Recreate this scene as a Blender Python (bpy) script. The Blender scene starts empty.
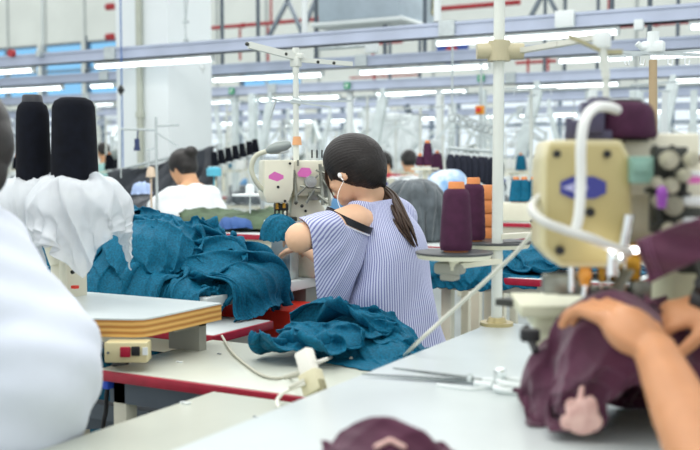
import bpy, bmesh, math, random
import numpy as np
from mathutils import Vector, Matrix, noise as mnoise
random.seed(7); np.random.seed(7)
PI = math.pi
C = bpy.context.scene.collection
F = 972.0; PITCH = math.atan(59/972); YAW = math.radians(28.7); CAMH = 1.18
_fw = Vector((-math.sin(YAW)*math.cos(PITCH), math.cos(YAW)*math.cos(PITCH), -math.sin(PITCH)))
_rt = Vector((math.cos(YAW), math.sin(YAW), 0))
_up = _rt.cross(_fw)
CAM = Vector((0, 0, CAMH))
def ray(px, py): return _rt*((px-350)/F) + _up*(-(py-225)/F) + _fw
def P(px, py, D):            # point of the place seen in that direction at horizontal distance D
    d = ray(px, py); k = -d.x*math.sin(YAW)+d.y*math.cos(YAW); return CAM + d*(D/k)
def G(px, py, z): d = ray(px, py); return CAM + d*((z-CAMH)/d.z)
def WY(px, py, y): d = ray(px, py); return CAM + d*(y/d.y)
def project(p):
    v = p-CAM; k = v.dot(_fw)
    if k <= 0.05: return None
    return (350+F*v.dot(_rt)/k, 225-F*v.dot(_up)/k, k)

def lin(c):
    if isinstance(c, str):
        c = c.lstrip('#'); c = tuple(int(c[i:i+2], 16)/255 for i in (0, 2, 4))
    return tuple((x/12.92 if x <= .04045 else ((x+.055)/1.055)**2.4) for x in c) + (1,)
MATS = {}
def mat(name, col, rough=.5, metal=0, var=.06, scale=8, bump=0, bscale=60, emit=0, trans=0, alpha=1, sheen=0, col2=None, spec=.5):
    if name in MATS: return MATS[name]
    m = bpy.data.materials.new(name); m.use_nodes = True; nt = m.node_tree; N = nt.nodes; L = nt.links
    b = N['Principled BSDF']; MATS[name] = m
    c = lin(col)
    b.inputs['Roughness'].default_value = rough; b.inputs['Metallic'].default_value = metal
    b.inputs['Specular IOR Level'].default_value = spec
    b.inputs['Base Color'].default_value = c
    tc = N.new('ShaderNodeTexCoord')
    if var or col2:
        n = N.new('ShaderNodeTexNoise'); n.inputs['Scale'].default_value = scale; n.inputs['Detail'].default_value = 5
        L.new(tc.outputs['Object'], n.inputs['Vector'])
        mx = N.new('ShaderNodeMix'); mx.data_type = 'RGBA'
        a = tuple(x*(1-var) for x in c[:3])+(1,) if col2 is None else c
        d = tuple(min(1, x*(1+var)) for x in c[:3])+(1,) if col2 is None else lin(col2)
        mx.inputs[6].default_value = a; mx.inputs[7].default_value = d
        cr = N.new('ShaderNodeMapRange'); cr.inputs[1].default_value = .35; cr.inputs[2].default_value = .65
        L.new(n.outputs[0], cr.inputs[0]); L.new(cr.outputs[0], mx.inputs[0]); L.new(mx.outputs[2], b.inputs['Base Color'])
    if bump:
        n2 = N.new('ShaderNodeTexNoise'); n2.inputs['Scale'].default_value = bscale; n2.inputs['Detail'].default_value = 4
        L.new(tc.outputs['Object'], n2.inputs['Vector'])
        bp = N.new('ShaderNodeBump'); bp.inputs['Strength'].default_value = bump; bp.inputs['Distance'].default_value = .004
        L.new(n2.outputs[0], bp.inputs['Height']); L.new(bp.outputs[0], b.inputs['Normal'])
    if emit:
        b.inputs['Emission Color'].default_value = c; b.inputs['Emission Strength'].default_value = emit
    if trans: b.inputs['Transmission Weight'].default_value = trans
    if alpha < 1: b.inputs['Alpha'].default_value = alpha
    if sheen: b.inputs['Sheen Weight'].default_value = sheen
    return m

ORG = {}
def org(o):
    while o is not None:
        if o.name in ORG: return ORG[o.name]
        o = o.parent
    return Vector((0, 0, 0))
def tag(o, label=None, cat=None, group=None, kind=None):
    if label: o['label'] = label
    if cat: o['category'] = cat
    if group: o['group'] = group
    if kind: o['kind'] = kind
    return o
def thing(name, label=None, cat=None, loc=(0, 0, 0), group=None):
    o = bpy.data.objects.new(name, None); C.objects.link(o); o.location = loc; o.empty_display_size = .1
    ORG[o.name] = Vector(loc); return tag(o, label, cat, group)
def mkobj(name, me, m, parent=None, loc=None, label=None):
    o = bpy.data.objects.new(name, me); C.objects.link(o)
    if m is not None:
        for x in (m if isinstance(m, (list, tuple)) else [m]): me.materials.append(x)
    if parent is not None:
        o.parent = parent; me.transform(Matrix.Translation(-org(parent)))
    else:
        l = Vector(loc) if loc is not None else Vector((0, 0, 0))
        if loc is None and len(me.vertices):
            co = np.zeros(len(me.vertices)*3); me.vertices.foreach_get('co', co); co = co.reshape(-1, 3)
            l = Vector(((co[:, 0].min()+co[:, 0].max())/2, (co[:, 1].min()+co[:, 1].max())/2, co[:, 2].min()))
        me.transform(Matrix.Translation(-l)); o.location = l; ORG[o.name] = l
    if label: o['label'] = label
    return o
def smooth(me, ang=40):
    for p in me.polygons: p.use_smooth = True
    try: me.set_sharp_from_angle(angle=math.radians(ang))
    except Exception: pass

def frame(a, b):             # rotation taking z to (b-a)
    d = (Vector(b)-Vector(a)); return d.to_track_quat('Z', 'Y').to_matrix().to_4x4()
class MB:
    def __init__(s): s.bm = bmesh.new()
    def _add(s, fn, mtx, bevel=0, seg=2):
        t = bmesh.new(); fn(t)
        if bevel: bmesh.ops.bevel(t, geom=t.edges[:], offset=bevel, segments=seg, affect='EDGES', profile=.5)
        t.transform(mtx)
        me = bpy.data.meshes.new('t'); t.to_mesh(me); t.free(); s.bm.from_mesh(me); bpy.data.meshes.remove(me); return s
    def box(s, c, size, rot=(0, 0, 0), bevel=0, seg=2):
        from mathutils import Euler
        R = rot if isinstance(rot, Matrix) else Euler(rot).to_matrix().to_4x4()
        def f(t):
            bmesh.ops.create_cube(t, size=1); t.transform(Matrix.Diagonal((*size, 1)))
        return s._add(f, Matrix.Translation(Vector(c)) @ R, bevel, seg)
    def bb(s, a, b, bevel=0): 
        a = Vector(a); b = Vector(b); return s.box((a+b)/2, [abs(b[i]-a[i]) for i in range(3)], bevel=bevel)
    def cyl(s, a, b, r0, r1=None, n=16, cap=True, bevel=0):
        r1 = r0 if r1 is None else r1; a = Vector(a); b = Vector(b); L = (b-a).length
        def f(t): bmesh.ops.create_cone(t, cap_ends=cap, segments=n, radius1=r0, radius2=r1, depth=L)
        return s._add(f, Matrix.Translation((a+b)/2) @ frame(a, b), bevel)
    def beam(s, a, b, w, h, bevel=0):   # box bar from a to b
        a = Vector(a); b = Vector(b); L = (b-a).length; d = (b-a).normalized()
        upv = Vector((0, 0, 1)) if abs(d.z) < .95 else Vector((0, 1, 0))
        x = d.cross(upv).normalized(); y = x.cross(d).normalized()
        M = Matrix((x, y, d)).transposed().to_4x4()
        def f(t): bmesh.ops.create_cube(t, size=1); t.transform(Matrix.Diagonal((w, h, L, 1)))
        return s._add(f, Matrix.Translation((a+b)/2) @ M, bevel)
    def ball(s, c, r, seg=20, rot=None):
        r = (r, r, r) if isinstance(r, (int, float)) else r
        def f(t): bmesh.ops.create_uvsphere(t, u_segments=seg, v_segments=max(8, seg*2//3), radius=1); t.transform(Matrix.Diagonal((*r, 1)))
        return s._add(f, Matrix.Translation(Vector(c)) @ (rot.to_4x4() if rot is not None else Matrix.Identity(4)))
    def lathe(s, prof, o=(0, 0, 0), n=32, M=None):   # prof [(r,z)...]
        def f(t):
            rings = []
            for r, z in prof:
                rings.append([t.verts.new((r*math.cos(2*PI*k/n), r*math.sin(2*PI*k/n), z)) for k in range(n)] if r > 1e-6 else [t.verts.new((0, 0, z))])
            for A, B in zip(rings, rings[1:]):
                for k in range(n):
                    k2 = (k+1) % n
                    if len(A) == 1 and len(B) == 1: continue
                    if len(A) == 1: t.faces.new((A[0], B[k2], B[k]))
                    elif len(B) == 1: t.faces.new((A[k], A[k2], B[0]))
                    else: t.faces.new((A[k], A[k2], B[k2], B[k]))
            bmesh.ops.recalc_face_normals(t, faces=t.faces[:])
        return s._add(f, Matrix.Translation(Vector(o)) @ (M if M is not None else Matrix.Identity(4)))
    def prism(s, pts, h, M=None, bevel=0):     # polygon in xy extruded 0..h
        def f(t):
            a = [t.verts.new((x, y, 0)) for x, y in pts]; b = [t.verts.new((x, y, h)) for x, y in pts]; n = len(pts)
            t.faces.new(a[::-1]); t.faces.new(b)
            for k in range(n): t.faces.new((a[k], a[(k+1) % n], b[(k+1) % n], b[k]))
            bmesh.ops.recalc_face_normals(t, faces=t.faces[:])
        return s._add(f, M if M is not None else Matrix.Identity(4), bevel)
    def tube(s, path, r, n=10, sub=0):
        pts = [Vector(p) for p in path]
        if sub: pts = spline(pts, sub)
        rr = r if isinstance(r, (list, tuple)) else [r]*len(pts)
        if len(rr) != len(pts): rr = [float(np.interp(i/(len(pts)-1), np.linspace(0, 1, len(rr)), rr)) for i in range(len(pts))]
        def f(t):
            prev = None; up = Vector((0, 0, 1)); rings = []
            for i, p in enumerate(pts):
                d = (pts[min(i+1, len(pts)-1)]-pts[max(i-1, 0)]).normalized()
                if prev is None:
                    x = d.orthogonal().normalized()
                else: x = (prev-d*prev.dot(d)).normalized()
                prev = x; y = d.cross(x)
                rings.append([t.verts.new(p+(x*math.cos(2*PI*k/n)+y*math.sin(2*PI*k/n))*rr[i]) for k in range(n)])
            for A, B in zip(rings, rings[1:]):
                for k in range(n): t.faces.new((A[k], A[(k+1) % n], B[(k+1) % n], B[k]))
            t.faces.new(rings[0][::-1]); t.faces.new(rings[-1])
            bmesh.ops.recalc_face_normals(t, faces=t.faces[:])
        return s._add(f, Matrix.Identity(4))
    def build(s, name, m, parent=None, loc=None, label=None, ang=40):
        me = bpy.data.meshes.new(name); s.bm.to_mesh(me); s.bm.free(); smooth(me, ang)
        return mkobj(name, me, m, parent, loc, label)
def spline(pts, k):
    out = []; n = len(pts)
    for i in range(n-1):
        p0 = pts[max(i-1, 0)]; p1 = pts[i]; p2 = pts[i+1]; p3 = pts[min(i+2, n-1)]
        for j in range(k):
            t = j/k
            out.append(.5*((2*p1)+(-p0+p2)*t+(2*p0-5*p1+4*p2-p3)*t*t+(-p0+3*p1-3*p2+p3)*t**3))
    out.append(pts[-1]); return out

def copy_tree(o, parent=None):
    c = o.copy(); C.objects.link(c)
    if parent is not None: c.parent = parent
    for ch in list(o.children): copy_tree(ch, c)
    return c

# ---- organic forms: tapered limbs and lumps fused into one continuous skin
def limb(t, a, b, r0, r1):
    a = Vector(a); b = Vector(b); M = frame(a, b); L = (b-a).length; n = 20; rings = []
    prof = []
    for k in range(0, 6): th = -PI/2 + (PI/2)*k/5; prof.append((r0*math.cos(th), r0*math.sin(th)))
    for k in range(1, 6): th = (PI/2)*k/5; prof.append((r1*math.cos(th), L+r1*math.sin(th)))
    for i, (r, z) in enumerate(prof):
        if i == 0 or i == len(prof)-1: rings.append([t.verts.new(a+(M @ Vector((0, 0, z))))])
        else: rings.append([t.verts.new(a+(M @ Vector((r*math.cos(2*PI*k/n), r*math.sin(2*PI*k/n), z)))) for k in range(n)])
    for A, B in zip(rings, rings[1:]):
        for k in range(n):
            k2 = (k+1) % n
            if len(A) == 1: t.faces.new((A[0], B[k2], B[k]))
            elif len(B) == 1: t.faces.new((A[k], A[k2], B[0]))
            else: t.faces.new((A[k], A[k2], B[k2], B[k]))
def fuse(limbs=(), balls=(), voxel=.01, sm=4, name='body', fn=None):
    t = bmesh.new()
    for l in limbs: limb(t, *l)
    for b in balls:
        c, r = b[0], b[1]; r = (r, r, r) if isinstance(r, (int, float)) else r
        R = b[2].to_4x4() if len(b) > 2 else Matrix.Identity(4)
        u = bmesh.new(); bmesh.ops.create_uvsphere(u, u_segments=28, v_segments=18, radius=1)
        u.transform(Matrix.Translation(Vector(c)) @ R @ Matrix.Diagonal((*r, 1)))
        me = bpy.data.meshes.new('q'); u.to_mesh(me); u.free(); t.from_mesh(me); bpy.data.meshes.remove(me)
    bmesh.ops.recalc_face_normals(t, faces=t.faces[:])
    me = bpy.data.meshes.new('tmp'); t.to_mesh(me); t.free()
    o = bpy.data.objects.new('tmp', me); C.objects.link(o)
    r = o.modifiers.new('r', 'REMESH'); r.mode = 'VOXEL'; r.voxel_size = voxel
    if sm:
        s = o.modifiers.new('s', 'SMOOTH'); s.factor = .5; s.iterations = sm
    dg = bpy.context.evaluated_depsgraph_get(); dg.update()
    me2 = bpy.data.meshes.new_from_object(o.evaluated_get(dg), depsgraph=dg); me2.name = name
    bpy.data.objects.remove(o); bpy.data.meshes.remove(me)
    for p in me2.polygons: p.use_smooth = True
    if fn:
        n = len(me2.vertices); co = np.zeros(n*3); me2.vertices.foreach_get('co', co); co = co.reshape(-1, 3)
        nn = np.zeros(n*3); me2.vertices.foreach_get('normal', nn); nn = nn.reshape(-1, 3)
        co = fn(co, nn); me2.vertices.foreach_set('co', co.ravel())
    return me2

# ---- cloth: a sheet with slack settles over what carries it
def cloth_mesh(name, pos, rest=1.25, col=(), steps=120, iters=6, pins=None, grav=9.8, wrap=False, damp=.97, noise=.006, bend=.35, seed=1, uvscale=(1, 1), fric=.8, folds=None, post=None, solid=.003, dt=1/60, sub=1, ground=None):
    """pos: (n,m,3) start shape. col: colliders ('e',c,r) ('b',min,max) ('c',a,b,r)"""
    rng = np.random.RandomState(seed); n, m, _ = pos.shape
    X = pos.reshape(-1, 3).astype(float).copy()
    idx = np.arange(n*m).reshape(n, m)
    groups = []
    def addg(A, B, k, par):   # pairs arrays
        A = A.ravel(); B = B.ravel(); par = par.ravel()
        for q in np.unique(par):
            s = par == q; L0 = np.linalg.norm(X[A[s]]-X[B[s]], axis=1)
            groups.append([A[s], B[s], L0*rest, k])
    ii, jj = np.meshgrid(np.arange(n), np.arange(m), indexing='ij')
    def pairs(di, dj, k, d):
        if wrap:
            A = idx[:, :m-dj] if dj >= 0 else idx[:, -dj:]
            I, J = (ii[:, :m-dj], jj[:, :m-dj]) if dj >= 0 else (ii[:, -dj:], jj[:, -dj:])
            B = idx[(I+di) % n, J+dj]
            par = (I//max(1, di)) % 2 if di else (J//max(1, abs(dj))) % 2
            addg(A, B, k, par)
        else:
            I, J = np.meshgrid(np.arange(n-di), np.arange(max(0, -dj), m-max(0, dj)), indexing='ij')
            A = idx[I, J]; B = idx[I+di, J+dj]
            par = (I//max(1, di)) % 2 if di else (J//max(1, abs(dj))) % 2
            addg(A, B, k, par)
    pairs(1, 0, 1, 1); pairs(0, 1, 1, 1); pairs(1, 1, .6, 1); pairs(1, -1, .6, 1); pairs(2, 0, bend, 2); pairs(0, 2, bend, 2)
    if bend > .2: pairs(4, 0, bend*.4, 4); pairs(0, 4, bend*.4, 4)
    # coherent start noise so the sheet buckles in soft folds
    sp = np.median(groups[0][2]) if len(groups) else .02
    nz = rng.randn(n, m, 3)
    for _ in range(2):
        nz = (nz+np.roll(nz, 1, 0)+np.roll(nz, -1, 0)+np.roll(nz, 1, 1)+np.roll(nz, -1, 1))/3
    X += nz.reshape(-1, 3)*noise
    V = np.zeros_like(X); w = np.ones(n*m)
    if pins is not None:
        w[pins] = 0; pin = X[pins].copy() if False else pos.reshape(-1, 3)[pins].copy()
    for st in range(steps):
        Xp = X.copy(); hit = np.zeros(n*m, bool)
        V[:, 2] -= grav*dt; V *= damp; X = X+V*dt*w[:, None]
        for _ in range(iters):
            for A, B, L0, k in groups:
                d = X[B]-X[A]; L = np.linalg.norm(d, axis=1)+1e-9
                ws = w[A]+w[B]; ws[ws == 0] = 1
                c = (k*(L-L0)/L/ws)[:, None]*d
                X[A] += c*w[A][:, None]; X[B] -= c*w[B][:, None]
            for cc in col:
                if cc[0] == 'e':
                    ce = np.array(cc[1]); r = np.array(cc[2]); q = (X-ce)/r; l = np.linalg.norm(q, axis=1); s = l < 1
                    X[s] = ce+(q[s]/np.maximum(l[s], 1e-6)[:, None])*r; hit |= s
                elif cc[0] == 'c':
                    a = np.array(cc[1]); b = np.array(cc[2]); ab = b-a; t = np.clip(((X-a)@ab)/(ab@ab), 0, 1)
                    q = X-(a+t[:, None]*ab); rr = cc[3]+(cc[4]-cc[3])*t if len(cc) > 4 else cc[3]+0*t
                    l = np.linalg.norm(q, axis=1); s = l < rr
                    X[s] += q[s]/np.maximum(l[s], 1e-6)[:, None]*(rr[s]-l[s])[:, None]; hit |= s
                else:
                    a = np.array(cc[1]); b = np.array(cc[2])
                    s = np.all((X > a) & (X < b), axis=1)
                    if s.any():
                        Q = X[s]; da = Q-a; db = b-Q; dm = np.concatenate([da, db], 1); dm[:, 2] += 9   # never out of the bottom
                        k = dm.argmin(1); r_ = np.arange(len(Q))
                        ax = k % 3; lo = k < 3; hit |= s
                        Q[r_, ax] = np.where(lo, a[ax], b[ax]); X[s] = Q
            if ground is not None: s = X[:, 2] < ground; X[s, 2] = ground; hit |= s
            if pins is not None: X[pins] = pin
        X[hit] = Xp[hit]+(X[hit]-Xp[hit])*(1-fric)
        V = (X-Xp)/dt; V[hit] *= .3; sp_ = np.linalg.norm(V, axis=1); f = np.minimum(1, 3.0/np.maximum(sp_, 1e-6)); V *= f[:, None]
    if post: X = post(X.reshape(n, m, 3)).reshape(-1, 3)
    if folds:
        X = folded(X.reshape(n, m, 3), **folds); n, m, _ = X.shape; X = X.reshape(-1, 3); idx = np.arange(n*m).reshape(n, m)
        for cc in col:
            if cc[0] == 'b':
                a = np.array(cc[1]); b = np.array(cc[2]); s = np.all((X > a) & (X < b), axis=1)
                if s.any():
                    Q = X[s]; db = b-Q; da = Q-a; k3 = np.stack([db[:, 2], db[:, 0], da[:, 1]], 1).argmin(1); r_ = np.arange(len(Q))
                    Q[:, 2] = np.where(k3 == 0, b[2], Q[:, 2]); Q[:, 0] = np.where(k3 == 1, b[0], Q[:, 0]); Q[:, 1] = np.where(k3 == 2, a[1], Q[:, 1]); X[s] = Q
    faces = []
    for i in range(n if wrap else n-1):
        for j in range(m-1):
            i2 = (i+1) % n; faces.append((idx[i, j], idx[i2, j], idx[i2, j+1], idx[i, j+1]))
    me = bpy.data.meshes.new(name); me.from_pydata(X.tolist(), [], [tuple(int(v) for v in f) for f in faces])
    uv = me.uv_layers.new(name='UVMap')
    li = 0; us, vs = uvscale
    data = np.zeros((len(faces)*4, 2)); k = 0
    for i in range(n if wrap else n-1):
        for j in range(m-1):
            for a, b in ((i, j), (i+1, j), (i+1, j+1), (i, j+1)):
                data[k] = (a/n*us, b/m*vs); k += 1
    uv.data.foreach_set('uv', data.ravel())
    for p in me.polygons: p.use_smooth = True
    return me
def cloth(name, m, pos, parent=None, label=None, loc=None, solid=.003, sub=1, **k):
    me = cloth_mesh(name, pos, **k); o = mkobj(name, me, m, parent, loc, label)
    if solid: s = o.modifiers.new('solid', 'SOLIDIFY'); s.thickness = solid; s.offset = 0
    if sub: s = o.modifiers.new('sub', 'SUBSURF'); s.levels = sub; s.render_levels = sub
    return o
def sheet(c, ux, uy, n, m, zf=None):     # grid centred at c spanned by ux, uy
    c = np.array(c, float); ux = np.array(ux, float); uy = np.array(uy, float)
    a, b = np.meshgrid(np.linspace(-.5, .5, n), np.linspace(-.5, .5, m), indexing='ij')
    p = c+a[..., None]*ux+b[..., None]*uy
    if zf is not None: p[..., 2] += zf(a, b)
    return p
def upsample(X):
    n, m, _ = X.shape; Y = np.zeros((2*n-1, 2*m-1, 3)); Y[::2, ::2] = X; Y[1::2, ::2] = (X[1:]+X[:-1])/2; Y[:, 1::2] = (Y[:, 2::2]+Y[:, :-2:2])/2; return Y
def folded(pos, amp=.035, wl=.11, ang=0, seed=1, warp=1.0, lean=.5, second=.45, big=0., up=1):
    # gathers: rounded ridges with pinched valleys, wandering over the sheet
    for _ in range(up): pos = upsample(pos)
    rng = np.random.RandomState(seed); n, m, _ = pos.shape
    ex = np.gradient(pos, axis=0); ey = np.gradient(pos, axis=1)
    lx = np.linalg.norm(ex, axis=2).sum(0).mean(); ly = np.linalg.norm(ey, axis=2).sum(1).mean()
    def sm(v, k=3):
        for _ in range(k):
            w_ = np.pad(v, ((1, 1), (1, 1), (0, 0)), 'edge'); v = (w_[2:, 1:-1]+w_[:-2, 1:-1]+w_[1:-1, 2:]+w_[1:-1, :-2]+v)/5
        return v/np.maximum(np.linalg.norm(v, axis=2, keepdims=True), 1e-9)
    ux = sm(ex, 6); uy = sm(ey, 6); nn = sm(np.cross(ux, uy), 4)
    if nn[..., 2].mean() < 0: nn = -nn
    a, b = np.meshgrid(np.linspace(0, lx, n), np.linspace(0, ly, m), indexing='ij')
    def soft(k, s):
        r = np.zeros((n, m))
        for q in range(6):
            th = rng.rand()*2*PI; f = (.5+rng.rand()*1.1)*k; r += np.sin((a*math.cos(th)+b*math.sin(th))*f+rng.rand()*7)
        return r/2.4*s
    def soft2(d, e, kd, ke, s):
        r = np.zeros((n, m))
        for q in range(6):
            th = rng.rand()*2*PI; f = .5+rng.rand()*1.1; r += np.sin((d*kd*math.cos(th)+e*ke*math.sin(th))*f+rng.rand()*7)
        return r/2.4*s
    out = pos+nn*(soft(10, big)+abs(big)*.6)[..., None]
    for k, (A, W, dth) in enumerate(((amp, wl, 0), (amp*second, wl*.5, .28), (amp*second*.5, wl*.27, -.25), (amp*.4, wl*.55, 1.0), (amp*.13, wl*.15, .15))):
        th0 = ang+dth; d = a*math.cos(th0)+b*math.sin(th0); e = -a*math.sin(th0)+b*math.cos(th0)
        ph = 2*PI*d/W+soft2(d, e, 5, 6, 2.6*warp)+soft2(d, e, 22, 11, .9*warp)
        h = .6*(.5+.5*np.cos(ph))**1.5+.4*(1-np.abs(np.sin(ph/2)))**1.2 if k == 0 else (1-np.abs(np.sin(ph/2)))**1.1; mask = np.clip(.5+.6*soft2(d, e, 16, 7, 1), .06, 1.15)
        if k == 3: mask = mask**3
        out += nn*(h*A*mask)[..., None]
        out -= (ux*math.cos(th0)+uy*math.sin(th0))*(np.sin(ph+.5)*A*lean*mask)[..., None]
    return out
ORDN = ['zeroth', 'first', 'second', 'third', 'fourth', 'fifth', 'sixth', 'seventh', 'eighth', 'ninth', 'tenth', 'eleventh', 'twelfth', 'thirteenth', 'fourteenth', 'fifteenth', 'sixteenth', 'seventeenth', 'eighteenth', 'nineteenth', 'twentieth',
        'twenty-first', 'twenty-second', 'twenty-third', 'twenty-fourth', 'twenty-fifth', 'twenty-sixth', 'twenty-seventh', 'twenty-eighth', 'twenty-ninth', 'thirtieth']
# ================= materials
M_white = mat('white_paint', '#dfe5e4', .45, var=.04, scale=3)
M_top = mat('table_laminate', '#ccd4d3', .28, var=.05, scale=5)
M_topg = mat('greenish_laminate', '#c9cdc0', .3, var=.06, scale=4)
M_cream = mat('cream_enamel', '#dcd9c4', .35, var=.05, scale=6)
M_cream2 = mat('yellowed_enamel', '#cfc59a', .3, var=.05, scale=6)
M_tray = mat('tray_lilac', '#b3bccf', .45, metal=.1, var=.08, scale=3)
M_steel = mat('brushed_steel', '#bcc4c4', .3, metal=.6, var=.1, scale=20)
M_silver = mat('silver_duct', '#d3dcdb', .35, metal=.35, var=.1, scale=9)
M_dgrey = mat('dark_grey_steel', '#5d6770', .5, metal=.3, var=.08)
M_black = mat('black_plastic', '#17181b', .45, var=.1)
M_red = mat('red_pipe_paint', '#b32f35', .45, var=.1)
M_redtrim = mat('red_edge_trim', '#a31230', .4, var=.12, scale=30)
M_redbox = mat('red_crate_plastic', '#dd3322', .4, var=.08)
M_chrome = mat('chrome', '#e8ecec', .12, metal=1, var=0)
M_tube = mat('lamp_tube', '#f4fbff', .4, var=0, emit=3.5)
M_green = mat('green_sign', '#2b9a66', .5)
M_wall = mat('wall_white', '#f1f4ec', .7, var=.05, scale=.8)
M_wall2 = mat('pillar_paint', '#edf3f3', .6, var=.03, scale=1.5)
M_floor = mat('floor_grey', '#9aa19f', .4, var=.12, scale=2)
M_glass = mat('window_glass', '#f4fbff', .05, var=0, trans=1, spec=.5)
M_glassb = mat('blue_window_glass', '#8fc9f2', .05, var=0, trans=1, spec=.5)
for g_ in (M_glass, M_glassb): g_.node_tree.nodes['Principled BSDF'].inputs['IOR'].default_value = 1.02
def struct(mb, name, m): o = mb.build(name, m); o['kind'] = 'structure'; return o

YW = 21.0
b = MB(); b.bb((-32, -3, -.1), (6, YW+.3, 0)); struct(b, 'floor', M_floor)
# far wall with a band of windows low and three high ones on the left
def px_x(px, y=YW): return WY(px, 166, y).x
def zz(px, py, y=YW): return WY(px, py, y).z
zlo, zhi = 1.35, 2.85
high = [(-27.5, -22.05), (-21.9, -20.3), (-20.15, -17.0), (-14.8, -12.9)]
zl2, zh2 = 3.15, 4.75
b = MB()
b.bb((-32, YW, 0), (6, YW+.25, zlo)); b.bb((-32, YW, zhi), (6, YW+.25, zl2))
xs = [-32]+[v for h in high for v in h]+[6]
for i in range(0, len(xs), 2): b.bb((xs[i], YW, zl2), (xs[i+1], YW+.25, zh2))
b.bb((-14.8, YW, 3.7), (-12.9, YW+.25, zh2))
b.bb((-32, YW, zh2), (6, YW+.25, 7))
x = -32
while x < 6: b.bb((x, YW, zlo), (x+.35, YW+.25, zhi)); x += 2.4
struct(b, 'wall_back', M_wall)
b = MB(); b.bb((-32.3, -3, 0), (-32, YW, 7)); struct(b, 'wall_left', M_wall)
k = 0; x = -32
M_frame = mat('window_frame', '#7d8c9c', .5)
while x < 6:
    k += 1; w = thing('window_%d' % k, loc=(x+1.37, YW+.1, zlo)); w['kind'] = 'structure'
    b = MB(); b.bb((x+.35, YW+.1, zlo), (x+2.4, YW+.112, zhi)); b.build('pane', M_glass, w)
    b = MB()
    for q in range(4): xx = x+.35+q*2.05/3; b.bb((xx-.03, YW+.04, zlo), (xx+.03, YW+.18, zhi))
    for z in (zlo+.03, (zlo+zhi)/2, zhi-.03): b.bb((x+.35, YW+.045, z-.03), (x+2.4, YW+.175, z+.03))
    b.build('window_frame', M_frame, w); x += 2.4
for a, c in high:
    k += 1; top = 3.7 if a == -14.8 else zh2
    w = thing('window_%d' % k, loc=((a+c)/2, YW+.1, zl2)); w['kind'] = 'structure'
    b = MB(); b.bb((a, YW+.1, zl2), (c, YW+.112, top)); b.build('pane', M_glassb, w)
    b = MB(); n = max(1, round((c-a)/1.3))
    for q in range(n+1): xx = a+(c-a)*q/n; b.bb((xx-.05, YW+.04, zl2), (xx+.05, YW+.18, top))
    for z in (zl2+.03, (zl2+top)/2, top-.03): b.bb((a, YW+.045, z-.03), (c, YW+.175, z+.03))
    b.build('window_frame', M_frame, w)
# wall panel joints
b = MB(); x = -31
while x < 6: b.bb((x, YW-.03, zhi+.1), (x+.05, YW, 7)); x += 1.55
struct(b, 'trim_1', mat('joint_grey', '#b4bab8', .6))
# pillar, an L of two faces with a pipe
yP = 6.62; xl = px_x(117, yP); xr = px_x(169, yP); d_ = ray(213, 166); yb = xr*d_.y/d_.x
b = MB(); b.bb((xl, yP, 0), (xr, yb, 6.8), bevel=.015); struct(b, 'wall_pillar', M_wall2)
b = MB(); xq = px_x(141, yP-.03); b.cyl((xq, yP-.035, .6), (xq, yP-.035, 6.8), .028)
for z in (1.6, 2.9, 4.2): b.cyl((xq, yP-.035, z), (xq, yP-.035, z+.05), .038)
tag(b.build('pipe', mat('pipe_beige', '#b9bdae', .5)), 'beige vertical pipe running up the front of the white pillar', 'pipe')
b = MB(); p1 = WY(120.5, 0, 6.3); p2 = WY(121, 178, 6.3); b.cyl((p1.x, 6.3, .9), (p1.x, 6.3, 3.6), .006, n=8)
tag(b.build('air_hose', mat('hose_blue', '#2f62a8', .4)), 'thin blue air hose hanging in front of the white pillar', 'hose')
b = MB(); q = WY(121, 90, 6.28); b.ball(q, (.028, .028, .03)); b.cyl(q-Vector((0, 0, .04)), q+Vector((0, 0, .04)), .012)
tag(b.build('hose_valve', M_black), 'round black valve on the blue air hose before the pillar', 'valve')
# hooks and rods on the pillar side
# ================= ceiling services
TZ = 2.135
trays = [(6.40, -13, 1.6, .098, .10), (7.95, -14.5, 1.2, .095, .12), (10.3, -17, .6, .11, .15), (13.2, -20, .2, .11, .14), (16.2, -22, -.5, .11, .14)]
for k, (y, x0, x1, h, w) in enumerate(trays):
    t = thing('cable_tray', ['nearest long lilac-grey cable tray crossing the hall overhead', 'second long lilac-grey cable tray from the front, overhead',
        'third overhead cable tray, over the rows of far machines', 'fourth overhead cable tray, far back in the hall', 'farthest thin overhead cable tray before the back windows'][k], 'cable tray', (x0, y, TZ-h/2), 'overhead cable trays')
    b = MB(); b.bb((x0, y-w/2, TZ-h/2), (x1, y+w/2, TZ+h/2)); b.bb((x0, y-w/2-.012, TZ+h/2-.02), (x1, y+w/2+.012, TZ+h/2)); b.bb((x0, y-w/2-.012, TZ-h/2), (x1, y+w/2+.012, TZ-h/2+.015))
    b.build('channel', M_tray, t)
    x = x0+1
    while x < x1:
        if px_x(-30, y) < x < px_x(730, y):
            b = MB(); b.bb((x-.06, y-w/2-.02, TZ-h/2), (x+.06, y+w/2+.02, TZ+h/2+.01)); b.build('joint_plate', M_steel, t)
        x += 3.1
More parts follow.
